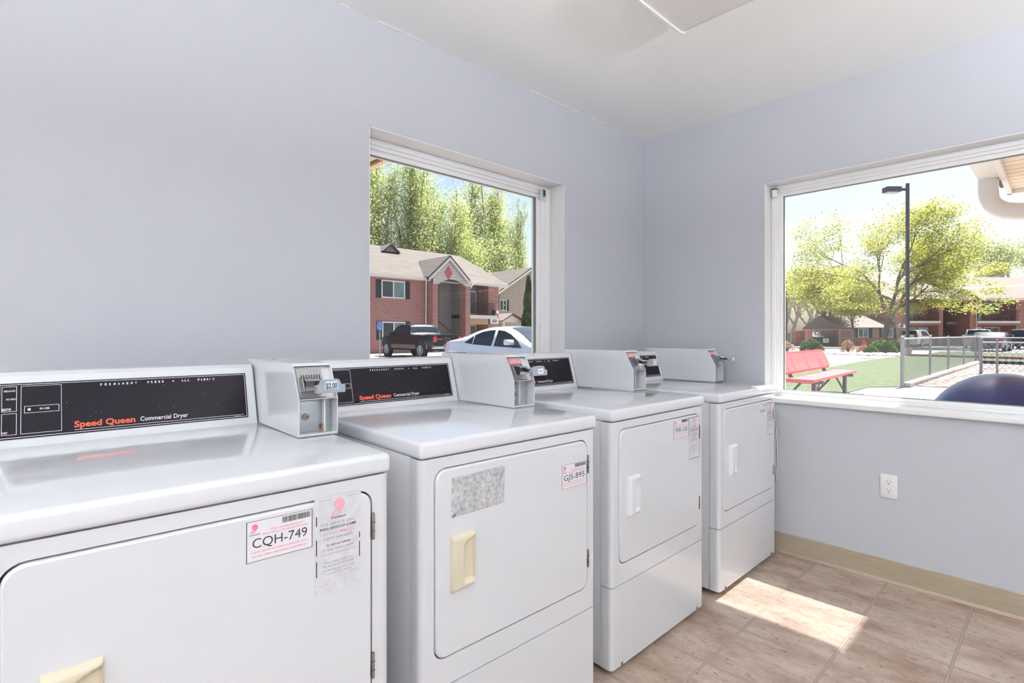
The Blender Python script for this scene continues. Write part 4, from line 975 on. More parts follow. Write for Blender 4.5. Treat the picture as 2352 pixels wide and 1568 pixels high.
mb = MB(); mb.prism([(le.x - 40 - 0.3, le.z - G - 0.36), (pk.x - 40, pk.z - G - 0.16), (pk.x - 40 + w_ + 0.3, le.z - G - 0.36), (pk.x - 40 + w_ + 0.3, le.z - G - 0.2), (pk.x - 40, pk.z - G), (le.x - 40 - 0.3, le.z - G - 0.2)], -0.4, -0.3, 'trim', axis='Y'); mb.build('bargeboard', bh)
a = at_y(1147, 713, hy); b = at_y(1163, 689, hy)
house_window(bh, a.x - 40, b.x - 40, a.z - G, b.z - G, 0, 0.32, glass='panedark')
mb = MB(); p = at_y(1176, 724, hy - 3); q1 = at_y(1155, 738, hy - 3); q2 = at_y(1205, 740, hy - 3)
mb.prism([(q1.x - 40, q1.z - G), (p.x - 40, p.z - G), (q2.x - 40, q2.z - G)], -3, 0, 'trim', axis='Y'); mb.prism([(q1.x - 40.2, q1.z - G - .02), (p.x - 40, p.z - G + .1), (q2.x - 39.8, q2.z - G - .02), (q2.x - 39.8, q2.z - G + .1), (p.x - 40, p.z - G + .25), (q1.x - 40.2, q1.z - G + .1)], -3.2, 0, 'shingle4', axis='Y')
mb.box(q1.x - 40 + .2, q1.x - 39.6, -2.9, -2.7, 0, q1.z - G, 'trim'); mb.box(q2.x - 40 - .4, q2.x - 40.2, -2.9, -2.7, 0, q1.z - G, 'trim'); mb.build('porch', bh)

# ------------------------------------------------------------------ building 400: its front squares up to the view direction
def frame_at(name, d, label, cat, group=None):
    c = at_depth(1176, CYH, d)
    return empty(name, (c.x, c.y, G), HEAD - PI / 2, label, cat, group)
def LU(d): s_ = d / FPX; return (lambda u: (u - 1176) * s_), (lambda v: CAM.z - G + (CYH - v) * s_)
b4 = frame_at('apartment_building', 58, 'red brick two storey apartment building with balconies and open stairs, number 400', 'building')
U, V = LU(58); g0 = V(794) * 0
E4 = V(687)
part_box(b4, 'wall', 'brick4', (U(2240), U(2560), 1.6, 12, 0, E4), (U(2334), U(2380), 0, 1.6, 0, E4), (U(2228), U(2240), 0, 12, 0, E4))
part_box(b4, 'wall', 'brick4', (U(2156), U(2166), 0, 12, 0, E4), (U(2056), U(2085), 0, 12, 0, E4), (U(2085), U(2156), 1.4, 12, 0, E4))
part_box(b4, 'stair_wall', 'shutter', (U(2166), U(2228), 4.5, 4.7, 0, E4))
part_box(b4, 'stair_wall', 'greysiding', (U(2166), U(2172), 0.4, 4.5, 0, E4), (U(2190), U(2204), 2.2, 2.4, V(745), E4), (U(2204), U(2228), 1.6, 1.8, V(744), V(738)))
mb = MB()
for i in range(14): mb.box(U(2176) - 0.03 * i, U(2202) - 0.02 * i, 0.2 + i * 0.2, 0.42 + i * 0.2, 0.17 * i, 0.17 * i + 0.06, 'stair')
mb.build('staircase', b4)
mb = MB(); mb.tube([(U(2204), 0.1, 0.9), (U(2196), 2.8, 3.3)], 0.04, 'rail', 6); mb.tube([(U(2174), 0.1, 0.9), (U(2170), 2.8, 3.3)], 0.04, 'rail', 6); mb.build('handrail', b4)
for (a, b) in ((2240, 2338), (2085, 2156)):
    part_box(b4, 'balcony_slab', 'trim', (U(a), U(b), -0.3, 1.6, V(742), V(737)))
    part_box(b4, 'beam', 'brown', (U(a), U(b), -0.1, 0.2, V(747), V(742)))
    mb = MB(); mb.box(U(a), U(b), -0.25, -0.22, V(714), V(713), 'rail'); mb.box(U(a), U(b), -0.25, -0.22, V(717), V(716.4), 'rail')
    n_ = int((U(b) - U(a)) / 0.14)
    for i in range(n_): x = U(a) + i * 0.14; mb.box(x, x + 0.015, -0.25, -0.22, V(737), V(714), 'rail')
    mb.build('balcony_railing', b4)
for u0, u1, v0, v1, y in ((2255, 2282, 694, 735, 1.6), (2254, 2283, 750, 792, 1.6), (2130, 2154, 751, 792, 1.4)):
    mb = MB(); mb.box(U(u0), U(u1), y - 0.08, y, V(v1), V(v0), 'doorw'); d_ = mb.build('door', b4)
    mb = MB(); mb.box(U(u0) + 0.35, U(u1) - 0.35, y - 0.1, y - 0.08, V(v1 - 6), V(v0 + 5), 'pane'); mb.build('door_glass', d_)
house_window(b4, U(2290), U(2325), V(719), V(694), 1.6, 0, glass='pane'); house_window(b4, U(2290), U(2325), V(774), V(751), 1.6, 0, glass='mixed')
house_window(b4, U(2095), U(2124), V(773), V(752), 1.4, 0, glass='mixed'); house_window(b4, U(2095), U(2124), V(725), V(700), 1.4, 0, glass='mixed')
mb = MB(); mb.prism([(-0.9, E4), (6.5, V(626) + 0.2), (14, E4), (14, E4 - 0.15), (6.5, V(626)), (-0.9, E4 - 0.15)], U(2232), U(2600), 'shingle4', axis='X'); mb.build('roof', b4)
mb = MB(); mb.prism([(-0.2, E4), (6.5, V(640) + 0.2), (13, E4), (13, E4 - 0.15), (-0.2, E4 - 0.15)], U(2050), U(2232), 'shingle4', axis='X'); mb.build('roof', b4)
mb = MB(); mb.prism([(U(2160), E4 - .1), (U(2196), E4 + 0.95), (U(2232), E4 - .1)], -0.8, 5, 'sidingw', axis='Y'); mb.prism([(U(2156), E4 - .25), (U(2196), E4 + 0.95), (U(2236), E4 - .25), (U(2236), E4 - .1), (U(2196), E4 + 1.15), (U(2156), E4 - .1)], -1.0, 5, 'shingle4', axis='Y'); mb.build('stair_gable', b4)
part_box(b4, 'fascia', 'trim', (U(2234), U(2600), -0.95, -0.88, E4 - 0.18, E4 + 0.06))
mb = MB(); mb.prism([(U(2058), V(753)), (U(2078), V(753)), (U(2078), V(746)), (U(2068), V(742)), (U(2058), V(746))], -0.12, -0.02, 'signwhite', axis='Y')
mb.text('400', lambda x, z: (x, -0.13, z), U(2068), V(751.5), 0.22, 'ink', width=0.5, align='c', bold=0.02); mb.build('number_sign', b4)
mb = MB(); mb.tube([(U(2240.5), -0.4, E4 - .1), (U(2240.5), -0.1, E4 - 0.4), (U(2240.5), -0.1, 0.1)], 0.05, 'trim', 6); mb.build('downspout', b4)
# bicycles and bits on the balconies
def bike(u, v, m):
    mb = MB(); c = Vector((U(u), 0.5, V(v) + 0.33))
    for dx in (-0.5, 0.5): mb.tube([(c.x + dx + 0.32 * cos(t), c.y, c.z + 0.32 * sin(t)) for t in [2 * PI * i / 18 for i in range(19)]], 0.025, m, 5)
    mb.tube([(c.x - 0.5, c.y, c.z), (c.x - 0.15, c.y, c.z + 0.45), (c.x + 0.4, c.y, c.z + 0.5), (c.x + 0.5, c.y, c.z)], 0.02, 'hydrant' if m == 'rail' else 'galv', 5)
    mb.tube([(c.x - 0.15, c.y, c.z + 0.45), (c.x, c.y, c.z), (c.x + 0.4, c.y, c.z + 0.5)], 0.02, 'galv', 5)
    w = b4.matrix_basis @ Vector((0, 0, 0))
    mb.v = [tuple(b4.matrix_basis @ Vector(p)) for p in mb.v]; return mb.build('bicycle')
bpy.context.view_layer.update()
tag(bike(2330, 736.5, 'galv'), 'bicycle with pale wheels standing on the right balcony of building 400', 'bicycle', 'bicycles on the balconies')
tag(bike(2104, 736.5, 'rail'), 'left bicycle on the balcony half hidden by the lamp post', 'bicycle', 'bicycles on the balconies')
tag(bike(2124, 736.5, 'rail'), 'right bicycle on the balcony half hidden by the lamp post', 'bicycle', 'bicycles on the balconies')

# low wing at left of building 400
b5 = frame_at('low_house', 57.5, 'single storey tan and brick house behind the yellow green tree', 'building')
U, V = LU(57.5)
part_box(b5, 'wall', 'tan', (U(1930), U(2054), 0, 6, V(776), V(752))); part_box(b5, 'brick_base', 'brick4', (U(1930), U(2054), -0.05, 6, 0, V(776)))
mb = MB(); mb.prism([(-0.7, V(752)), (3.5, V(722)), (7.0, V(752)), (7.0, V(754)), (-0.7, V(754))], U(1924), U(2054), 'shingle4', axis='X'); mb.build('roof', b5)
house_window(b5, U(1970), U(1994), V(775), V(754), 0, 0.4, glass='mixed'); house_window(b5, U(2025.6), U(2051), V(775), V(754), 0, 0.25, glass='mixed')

# dumpster enclosure
U, V = LU(54)
en = frame_at('dumpster_enclosure', 54, 'brick and metal gate enclosure around the waste container', 'enclosure')
part_box(en, 'brick_pier', 'brick4', (U(1855), U(1866), 0, 0.5, 0, V(757))); part_box(en, 'brick_pier', 'brick4', (U(1955), U(1960), 2.2, 2.7, 0, V(757)))
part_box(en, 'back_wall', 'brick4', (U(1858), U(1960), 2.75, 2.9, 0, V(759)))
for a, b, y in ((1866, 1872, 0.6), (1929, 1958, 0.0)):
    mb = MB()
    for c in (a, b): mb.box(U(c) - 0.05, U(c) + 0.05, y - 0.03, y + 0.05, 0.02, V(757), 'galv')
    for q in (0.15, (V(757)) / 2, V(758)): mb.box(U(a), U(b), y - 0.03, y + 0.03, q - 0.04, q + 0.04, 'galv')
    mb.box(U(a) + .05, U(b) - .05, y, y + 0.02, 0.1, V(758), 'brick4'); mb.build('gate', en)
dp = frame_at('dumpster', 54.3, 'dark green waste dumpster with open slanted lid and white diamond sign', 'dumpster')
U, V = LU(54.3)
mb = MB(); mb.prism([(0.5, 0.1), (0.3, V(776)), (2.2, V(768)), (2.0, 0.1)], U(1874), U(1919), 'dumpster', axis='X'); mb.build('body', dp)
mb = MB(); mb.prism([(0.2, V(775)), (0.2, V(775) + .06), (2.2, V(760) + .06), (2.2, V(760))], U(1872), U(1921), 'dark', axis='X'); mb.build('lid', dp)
mb = MB(); mb.box(U(1894), U(1907), 0.25, 0.3, V(787), V(777), 'signwhite'); mb.prism([(U(1900.5), V(779)), (U(1903), V(781)), (U(1900.5), V(783)), (U(1898), V(781))], 0.24, 0.25, 'leaf_dark', axis='Y'); mb.build('sign_plate', dp)
# wooden fence far left
wf = frame_at('wooden_fence', 66, 'weathered grey board fence behind the trees at left of the right window', 'fence')
U, V = LU(66); part_box(wf, 'fence_boards', 'fencewood', (U(1740), U(1852), 0, 0.06, 0, V(765)))
mb = MB()
for u_ in (1760, 1790, 1815, 1838): mb.box(U(u_), U(u_) + .14, -0.1, 0, 0, V(764), 'curb')
mb.build('fence_posts', wf)

# ------------------------------------------------------------------ vehicles (local x from rear bumper to nose, y to the vehicle's left)
def interp(pts, s_):
    if s_ <= pts[0][0]: return pts[0][1]
    for (a, va), (b, vb) in zip(pts, pts[1:]):
        if s_ <= b:
            t = (s_ - a) / (b - a); return va + (vb - va) * t
    return pts[-1][1]
def vehicle(name, loc, rz, L, Wd, prof, belt, paint, sidewin, topglass, wheels, rw, label, cat, lower=None, k=0.42, tails=(), mirror=None, extra=None, smooth_prof=True, clear=0.24):
    e = empty(name, loc, rz, label, cat, 'parked cars')
    n = 48; st = [L * i / n for i in range(n + 1)]
    zp = [interp(prof, s_) for s_ in st]
    if smooth_prof:
        for _ in range(2): zp = [zp[0]] + [(zp[i - 1] + 2 * zp[i] + zp[i + 1]) / 4 for i in range(1, n)] + [zp[-1]]
    def wbf(s_):
        t = min(s_, L - s_) / (0.16 * L); return Wd / 2 * (1 - 0.16 * (1 - min(1, t)) ** 2)
    zf = lambda s_: interp(list(zip(st, zp)), s_)
    def side(s_, z): zb = min(belt(s_), zf(s_)); return wbf(s_) - 0.012 - k * max(0, z - zb)
    mb = MB(); rows = []
    for s_, zt in zip(st, zp):
        zb = min(belt(s_), zt - 0.02); wb = wbf(s_); zt2 = zt - 0.035; wt = wb - 0.012 - k * max(0, zt2 - zb)
        half = [(wb * 0.86, clear), (wb * 0.975, clear + 0.06), (wb, 0.50), (wb * 1.0, zb * 0.80), (wb - 0.012, zb), (wt, max(zb + 0.005, zt2)), (wt - 0.06, zt - 0.008), (wt * 0.55, zt + 0.012), (0.0, zt + 0.02)]
        rows.append([(s_, y, z) for y, z in half] + [(s_, -y, z) for y, z in half[-2::-1]])
    w = len(rows[0]); vs = [p for r_ in rows for p in r_]
    mb.add(vs, [(i * w + j, i * w + j + 1, (i + 1) * w + j + 1, (i + 1) * w + j) for i in range(n) for j in range(w - 1)], paint, True)
    mb.add(rows[0], [tuple(range(w))[::-1]], paint); mb.add(rows[-1], [tuple(range(w))], paint)
    mb.add([(L * i / n, sg * wbf(L * i / n) * 0.86, clear) for i in (0, n) for sg in (1, -1)], [(0, 1, 3, 2)], 'dark')
    mb.build('body', e, ang=50)
    if lower:
        mb = MB()
        for sg in (1, -1):
            for a, b in lower[1]:
                mb.quad([(a, sg * (wbf(a) + .006), clear + .07), (b, sg * (wbf(b) + .006), clear + .07), (b, sg * (wbf(b) + .006), lower[0]), (a, sg * (wbf(a) + .006), lower[0])], 'carbrown')
        mb.build('lower_trim', e)
    for poly in sidewin:
        for sg in (1, -1):
            mb = MB(); mb.add([(s_, sg * (side(s_, z) + 0.006), z) for s_, z in poly], [tuple(range(len(poly)))], 'carglass'); mb.build('side_window', e)
    for a, b, nm in topglass:
        mb = MB(); m_ = 6; vs = []
        for i in range(m_ + 1):
            s_ = a + (b - a) * i / m_; z = zf(s_) ; zb = min(belt(s_), z - .02); wt = wbf(s_) - 0.012 - k * max(0, z - 0.035 - zb) - 0.075
            d = 0.014 if abs(zf(a) - zf(b)) > 0.1 else 0.01
            off = -0.012 if nm == 'rear_window' else 0.012
            vs += [(s_ + off, wt, z + d - 0.008), (s_ + off, wt * 0.5, z + d + 0.012), (s_ + off, 0, z + d + 0.02), (s_ + off, -wt * 0.5, z + d + 0.012), (s_ + off, -wt, z + d - 0.008)]
        mb.add(vs, [(i * 5 + j, i * 5 + j + 1, i * 5 + j + 6, i * 5 + j + 5) for i in range(m_) for j in range(4)], 'carglass', True); mb.build(nm, e)
    for s_ in wheels:
        for sg in (1, -1):
            y = sg * (Wd / 2 - 0.19)
            mb = MB(); mb.add([(s_ + (rw + 0.06) * cos(2 * PI * i / 24), sg * (wbf(s_) + 0.004), rw + (rw + 0.06) * sin(2 * PI * i / 24)) for i in range(24)], [tuple(range(24))], 'dark')
            mb.cyl((s_, y, rw), (0, sg, 0), rw, 0.215, 'tyre', 28); wh = mb.build('wheel', e)
            mb = MB(); yy = y + sg * 0.217; mb.lathe([(0.001, 0), (rw * .6, 0.0)], 'dark', (0, 0, 0), 20)
            mb.v = [(s_ + p[0], yy, rw + p[1]) for p in mb.v]
            for i in range(7):
                a = 2 * PI * i / 7; mb.tube([(s_, yy, rw), (s_ + rw * .6 * cos(a), yy, rw + rw * .6 * sin(a))], 0.035, 'rim', 5)
            mb.tube([(s_ + rw * .62 * cos(2 * PI * i / 20), yy, rw + rw * .62 * sin(2 * PI * i / 20)) for i in range(21)], 0.022, 'rim', 6, caps=False); mb.build('rim', wh)
    for t in tails:
        for sg in (1, -1):
            s0, s1, y0, z0, z1 = t; mb = MB()
            ya = wbf(0.05)
            mb.box(s0, s1, sg * (ya - y0), sg * (ya + 0.012), z0, z1, 'taillight', 0.01); mb.build('tail_light', e)
    if mirror:
        for sg in (1, -1):
            s_, z = mirror; mb = MB(); y = sg * (wbf(s_) - 0.03)
            mb.box(s_ - 0.06, s_ + 0.10, y, y + sg * 0.25, z - 0.01, z + 0.13, paint, 0.035); mb.box(s_ + 0.0, s_ + 0.08, y - sg * 0.02, y + sg * 0.12, z - 0.07, z, 'rail', 0.02)
            mb.build('side_mirror', e)
    if extra: extra(e)
    return e
# white sedan close to the window, nose towards this building
sx = 9.3 - 3.016
sed = [(0, 0.92), (0.12, 1.05), (0.5, 1.10), (0.95, 1.17), (1.5, 1.36), (1.95, 1.45), (2.4, 1.47), (2.85, 1.42), (3.2, 1.28), (3.75, 0.98), (4.2, 0.90), (4.6, 0.78), (4.75, 0.62)]
vehicle('white_sedan', (sx + 0.92, 10.95, G), -PI / 2, 4.75, 1.84, sed, lambda s_: 1.02 - 0.045 * s_ + (0.03 if s_ < 1 else 0), 'carwhite',
    [[(1.10, 1.02), (1.40, 1.20), (1.44, 1.215), (1.44, 0.985)], [(1.48, 0.98), (1.48, 1.235), (1.75, 1.325), (2.05, 1.365), (2.26, 1.37), (2.26, 0.945)], [(2.36, 0.94), (2.36, 1.37), (2.62, 1.345), (2.90, 1.25), (3.20, 1.09), (3.42, 0.905)]],
    [(0.9, 1.75, 'rear_window'), (2.75, 3.68, 'windshield')], (0.95, 3.75), 0.33, 'white sedan parked nearest the left window, nose towards the laundry', 'car', tails=((-0.01, 0.34, 0.16, 0.84, 0.96),), mirror=(3.05, 0.99))
# black pickup facing the brick building
def pk_extra(e):
    part_box(e, 'rear_bumper', 'chrome', (-0.16, 0.05, -0.92, 0.92, 0.52, 0.66), bev=0.02)
    mb = MB()
    fn = lambda y, z: (-0.012, -y, z)
    mb.rect2(fn, -0.78, -0.28, 0.98, 1.04, 'taillight'); mb.frame2(fn, -0.15, 0.15, 0.94, 1.08, 0.012, 'chrome'); mb.build('tailgate_trim', e)
truck = [(0, 1.22), (0.03, 1.25), (2.05, 1.25), (2.12, 1.30), (2.32, 1.76), (2.6, 1.82), (3.4, 1.82), (3.75, 1.74), (4.35, 1.28), (4.6, 1.22), (5.5, 1.12), (5.7, 0.95)]
tb = at_z(1000, 826)
tx = at_depth(985, 800, 26.8)
vehicle('pickup_truck', (tx.x + 0.95, tx.y - 0.3, G), PI / 2 - 0.05, 5.7, 1.95, truck, lambda s_: 1.22, 'carblack',
    [[(2.38, 1.26), (2.46, 1.70), (3.0, 1.72), (3.0, 1.26)], [(3.08, 1.26), (3.08, 1.72), (3.62, 1.68), (4.12, 1.27)]],
    [(2.15, 2.30, 'rear_window'), (3.78, 4.32, 'windshield')], (1.05, 4.75), 0.42, 'black pickup truck with tan lower trim parked in front of the brick building', 'car', lower=(0.72, ((0.05, 0.55), (1.58, 4.25))), k=0.28,
    tails=((-0.015, 0.06, 0.17, 0.86, 1.14),), mirror=(3.95, 1.27), extra=pk_extra, smooth_prof=False, clear=0.42)
# cars in the lot of building 400
suv = [(0, 1.0), (0.08, 1.15), (0.3, 1.62), (0.5, 1.70), (2.6, 1.74), (3.0, 1.66), (3.6, 1.12), (4.4, 0.98), (4.7, 0.7)]
suvw = [[(0.35, 1.14), (0.55, 1.52), (1.2, 1.58), (1.2, 1.12)], [(1.28, 1.12), (1.28, 1.58), (2.1, 1.6), (2.1, 1.11)], [(2.18, 1.11), (2.18, 1.6), (2.7, 1.56), (3.3, 1.12)]]
def lot(name, u, v, d, ang, paint, prof, win, label, tails):
    p = at_depth(u, 768, d); p.z = G
    return vehicle(name, p, HEAD - math.atan((u - 1176) / FPX) + ang, 4.7, 1.9, prof, lambda s_: 1.08, paint, win, [(0.12, 0.42, 'rear_window'), (3.0, 3.55, 'windshield')], (0.95, 3.7), 0.36, label, 'car', k=0.25, tails=tails, mirror=(3.2, 1.1), smooth_prof=False)
lot('white_suv', 2084, 790, 53, -0.28, 'carwhite', suv, suvw, 'white SUV parked in front of building 400, left of the others', ((-0.01, 0.1, 0.25, 0.95, 1.25),))
lot('silver_car', 2247, 790, 46, 0.0, 'cargrey', suv, suvw, 'silver car with a dark rear window behind the fence, left of the black SUV', ((-0.01, 0.1, 0.25, 0.85, 1.1),))
sed2 = [(0, 0.95), (0.1, 1.08), (0.7, 1.12), (1.4, 1.42), (2.4, 1.45), (3.1, 1.25), (3.7, 0.98), (4.6, 0.75)]
lot('dark_sedan', 2266, 790, 38.5, -0.12, 'carblue', sed2, [[(1.1, 1.1), (1.5, 1.36), (2.2, 1.38), (2.2, 1.1)], [(2.28, 1.1), (2.28, 1.38), (2.9, 1.28), (3.2, 1.1)]], 'dark blue sedan with red tail lights seen through the wire fence', ((-0.02, 0.08, 0.30, 0.72, 0.98),))
lot('black_suv', 2350, 790, 44, -0.15, 'carblack', suv, suvw, 'black SUV at the right edge behind the wire fence', ((-0.01, 0.1, 0.25, 0.95, 1.25),))

# accessible parking sign
p = at_depth(872.5, 768, 25.5)
e = empty('parking_sign', (p.x, p.y, G), -0.5, 'blue accessible parking sign on a grey post by the brick building', 'sign')
mb = MB(); mb.box(-0.025, 0.025, -0.02, 0.02, 0, 1.85, 'galv'); mb.build('post', e)
mb = MB(); zt = 1.171 - G + (768 - 739) * 25.5 / FPX
mb.box(-0.13, 0.13, -0.035, -0.02, zt - 0.38, zt, 'signblue', 0.004)
f_ = lambda x, z: (x, -0.037, zt - 0.38 + z)
mb.frame2(f_, -0.12, 0.12, 0.105, 0.37, 0.008, 'signwhite')
mb.add([f_(0.005 + 0.02 * cos(2 * PI * i / 12), 0.335 + 0.02 * sin(2 * PI * i / 12)) for i in range(12)], [tuple(range(12))], 'signwhite')
mb.rect2(f_, -0.01, 0.012, 0.24, 0.31, 'signwhite'); mb.rect2(f_, -0.01, 0.05, 0.235, 0.255, 'signwhite'); mb.rect2(f_, 0.035, 0.055, 0.18, 0.25, 'signwhite')
for i in range(10): a = 2.3 + i * 0.42; mb.rect2(f_, -0.02 + 0.06 * cos(a) - 0.008, -0.02 + 0.06 * cos(a) + 0.008, 0.215 + 0.06 * sin(a) - 0.008, 0.215 + 0.06 * sin(a) + 0.008, 'signwhite')
mb.frame2(f_, -0.12, 0.12, 0.012, 0.09, 0.006, 'signwhite'); mb.text('VAN', f_, 0, 0.035, 0.035, 'signwhite', width=0.14, align='c', bold=0.02); mb.build('sign_panel', e)

# lamp posts
def lamp_post(u, v0, d, ztop, hl, label, r=0.07, lean=0.0):
    p = at_depth(u, 768, d); e = empty('street_lamp', (p.x, p.y, G), HEAD - PI / 2, label, 'street lamp', 'parking lot lamps')
    mb = MB(); mb.box(-r, r, -r, r, 0, ztop - G, 'pole', 0.01); mb.build('pole', e)
    mb = MB(); mb.cyl((0, 0, -0.02), (0, 0, 1), r * 2.6, 0.5, 'curb', 20); mb.build('footing', e)
    mb = MB(); mb.box(-hl * 0.55, -r, -0.05, 0.05, ztop - G - 0.42, ztop - G - 0.28, 'pole', 0.01); mb.build('arm', e)
    mb = MB(); mb.box(-hl * 1.5, -hl * 0.55, -0.25, 0.25, ztop - G - 0.52, ztop - G - 0.22, 'pole', 0.03); h_ = mb.build('lamp_head', e)
    mb = MB(); mb.box(-hl * 1.42, -hl * 0.75, -0.19, 0.19, ztop - G - 0.56, ztop - G - 0.52, 'lens', 0.01); mb.build('lens', h_)
lamp_post(2084.5, 817, 30.5, 1.171 + 347 * 30.5 / FPX, 0.88, 'tall dark lamp post with box head in front of the yellow green tree')
lamp_post(1806.5, 790, 64, 1.171 + 124 * 64 / FPX, 0.7, 'small distant lamp post at the left edge of the right window')

# fire hydrant
p = at_depth(1984, 768, 43)
e = empty('fire_hydrant', (p.x, p.y, G + 0.08), HEAD - PI / 2, 'red fire hydrant among the dry shrubs', 'hydrant')
mb = MB(); mb.lathe([(0.16, 0), (0.16, 0.05), (0.11, 0.07), (0.11, 0.42), (0.15, 0.45), (0.15, 0.5), (0.12, 0.55), (0.07, 0.66), (0.03, 0.68), (0.03, 0.74), (0.001, 0.75)], 'hydrant', (0, 0, 0), 20); mb.build('barrel', e)
mb = MB(); mb.cyl((-0.2, 0, 0.36), (1, 0, 0), 0.06, 0.4, 'hydrant', 14); mb.build('side_nozzles', e)
mb = MB(); mb.cyl((0, 0, 0.34), (0, -1, 0), 0.075, 0.19, 'hydrant', 14); mb.build('front_nozzle', e)

# ------------------------------------------------------------------ plants
def leaf_quads(mb, centres, size, m, r, flat=0.0):
    vs = []; fs = []
    for c in centres:
        a = Vector((r.gauss(0, 1), r.gauss(0, 1), r.gauss(0, 1) * (1 - flat))).normalized(); b = Vector((r.gauss(0, 1), r.gauss(0, 1), r.gauss(0, 1) * (1 - flat)))
        b = (b - a * b.dot(a)).normalized(); s_ = size * r.uniform(0.6, 1.3); k = len(vs)
        vs += [c - a * s_, c - b * s_ * 0.5, c + a * s_, c + b * s_ * 0.5]; fs.append((k, k + 1, k + 2, k + 3))
    mb.add(vs, fs, m)
def tree_mesh(seed, H, r0, splits, spread, up, leaf_n, leaf_s, levels=4, clear=0.25, jitter=0.35, ratio=0.7, nch=3, lsp=0.5, flat=0.0, forks=1, stem_frac=0.5, leaf_level=2):
    r = random.Random(seed); wood = []; tips = []
    def grow(p, d, L, rad_, lev):
        n = 4; pts = [p]; rs = [rad_]; cur = p; dd = d.copy()
        for i in range(n):
            dd = (dd + Vector((r.gauss(0, 1), r.gauss(0, 1), r.gauss(0, 0.6))) * jitter * 0.28 + Vector((0, 0, up * 0.08))).normalized()
            cur = cur + dd * L / n; pts.append(cur); rs.append(rad_ * (1 - 0.5 * (i + 1) / n))
            if lev >= leaf_level: tips.append((cur, lev))
        wood.append((pts, rs, lev))
        if lev < levels:
            k = nch + (1 if r.random() < 0.5 else 0)
            for j in range(k):
                t = 0.35 + 0.65 * (j + r.random()) / k; idx = min(n, max(1, int(t * n + 0.5))); q = pts[idx]
                az = r.uniform(0, 2 * PI); tilt = spread * r.uniform(0.6, 1.25)
                x = dd.orthogonal().normalized(); y = dd.cross(x)
                nd = (dd * cos(tilt) + (x * cos(az) + y * sin(az)) * sin(tilt)).normalized()
                grow(q, nd, L * ratio * r.uniform(0.75, 1.15), rs[idx] * 0.72, lev + 1)
    for f_ in range(forks):
        if forks > 1:
            a = 2 * PI * f_ / forks + 0.4; d = Vector((cos(a) * 0.55, sin(a) * 0.3, 1)).normalized()
        else: d = Vector((0, 0, 1))
        grow(Vector((0, 0, H * clear if forks > 1 else 0)), d, H * stem_frac, r0 * (0.7 if forks > 1 else 1), 0)
    if forks > 1: wood.append(([Vector((0, 0, -0.1)), Vector((0, 0, H * clear * 0.5)), Vector((0, 0, H * clear + 0.2))], [r0 * 1.2, r0, r0 * 0.9], 0))
    zmax = max(p.z for p, _ in tips); k = H / zmax if zmax > 0 else 1
    cs_ = []
    tips = [(p, l) for p, l in tips if p.z > H * clear * 0.7]
    for _ in range(leaf_n):
        p, l = tips[r.randrange(len(tips))]
        cs_.append(p + Vector((r.gauss(0, lsp), r.gauss(0, lsp), r.gauss(0, lsp * 0.7))))
    return wood, cs_
def plant_tree(name, loc, data, label, group, wm, lm, ls, seed=1, flat=0.0, scale=(1, 1, 1), rz=0, leaves='foliage'):
    wood, cs_ = data; e = empty(name, loc, rz, label, 'tree', group); e.scale = scale
    mb = MB()
    for pts, rs, lev in wood: mb.tube(pts, rs, wm, 7 if lev < 2 else 4, caps=False)
    mb.build('trunk_and_branches', e)
    mb = MB(); leaf_quads(mb, cs_, ls, lm, random.Random(seed), flat); mb.build(leaves, e)
    return e
def tree_copy(src, loc, rz, scale, label, group=None):
    c = copy_tree(src); c.location = loc; c.rotation_euler = (0, 0, rz); c.scale = scale; c['label'] = label
    if group: c['group'] = group
    return c
# cottonwoods behind building 600
grp = 'tall cottonwood trees behind the brick building'
def pop_data(seed, H=19.0):
    r = random.Random(seed); wood = []; cs_ = []
    stems = [(0, 0)] + [(r.uniform(-1.6, 1.6), r.uniform(-1.6, 1.6)) for _ in range(4)]
    for i, (sx_, sy_) in enumerate(stems):
        h = H * (1 if i == 0 else r.uniform(0.72, 0.95)); pts = [Vector((sx_ * 0.2, sy_ * 0.2, -0.1))]; 
        for k in range(1, 9): t = k / 8; pts.append(Vector((sx_ * (0.2 + t) + r.gauss(0, 0.12), sy_ * (0.2 + t) + r.gauss(0, 0.12), h * t)))
        wood.append((pts, [0.26 * (1 - 0.93 * k / 8) for k in range(9)], 0))
        for b in range(34):
            t = r.uniform(0.16, 0.97); q = pts[int(t * 8)].lerp(pts[min(8, int(t * 8) + 1)], t * 8 - int(t * 8)); a = r.uniform(0, 2 * PI)
            L = (0.5 + 2.6 * (1 - t) ** 0.7) * r.uniform(0.7, 1.2); d = Vector((cos(a) * 0.62, sin(a) * 0.62, 1.0)).normalized()
            bp = [q, q + d * L * 0.5 + Vector((cos(a), sin(a), 0)) * 0.1 * L, q + d * L + Vector((0, 0, 0.25 * L))]
            wood.append((bp, [0.05, 0.03, 0.012], 2))
            n = int(110 * (0.4 + L / 3))
            for _ in range(n):
                u = r.uniform(0.1, 1.08); p = bp[0].lerp(bp[2], u); g_ = 0.34 + 0.15 * L * (1 - abs(u - 0.5))
                cs_.append(p + Vector((r.gauss(0, g_), r.gauss(0, g_), r.gauss(0, g_ * 1.3))))
    return wood, cs_
pa = plant_tree('cottonwood_tree', (20.2, 44, G), pop_data(11), 'leftmost tall green cottonwood tree behind the brick building', grp, 'barkpale', 'leaf_poplar', 0.088, scale=(1.2, 1.2, 1.12))
pb_ = plant_tree('cottonwood_tree', (23.4, 45.5, G), pop_data(12), 'second tall green cottonwood tree from the left behind the brick building', grp, 'barkpale', 'leaf_poplar', 0.088, scale=(1.2, 1.2, 1.16))
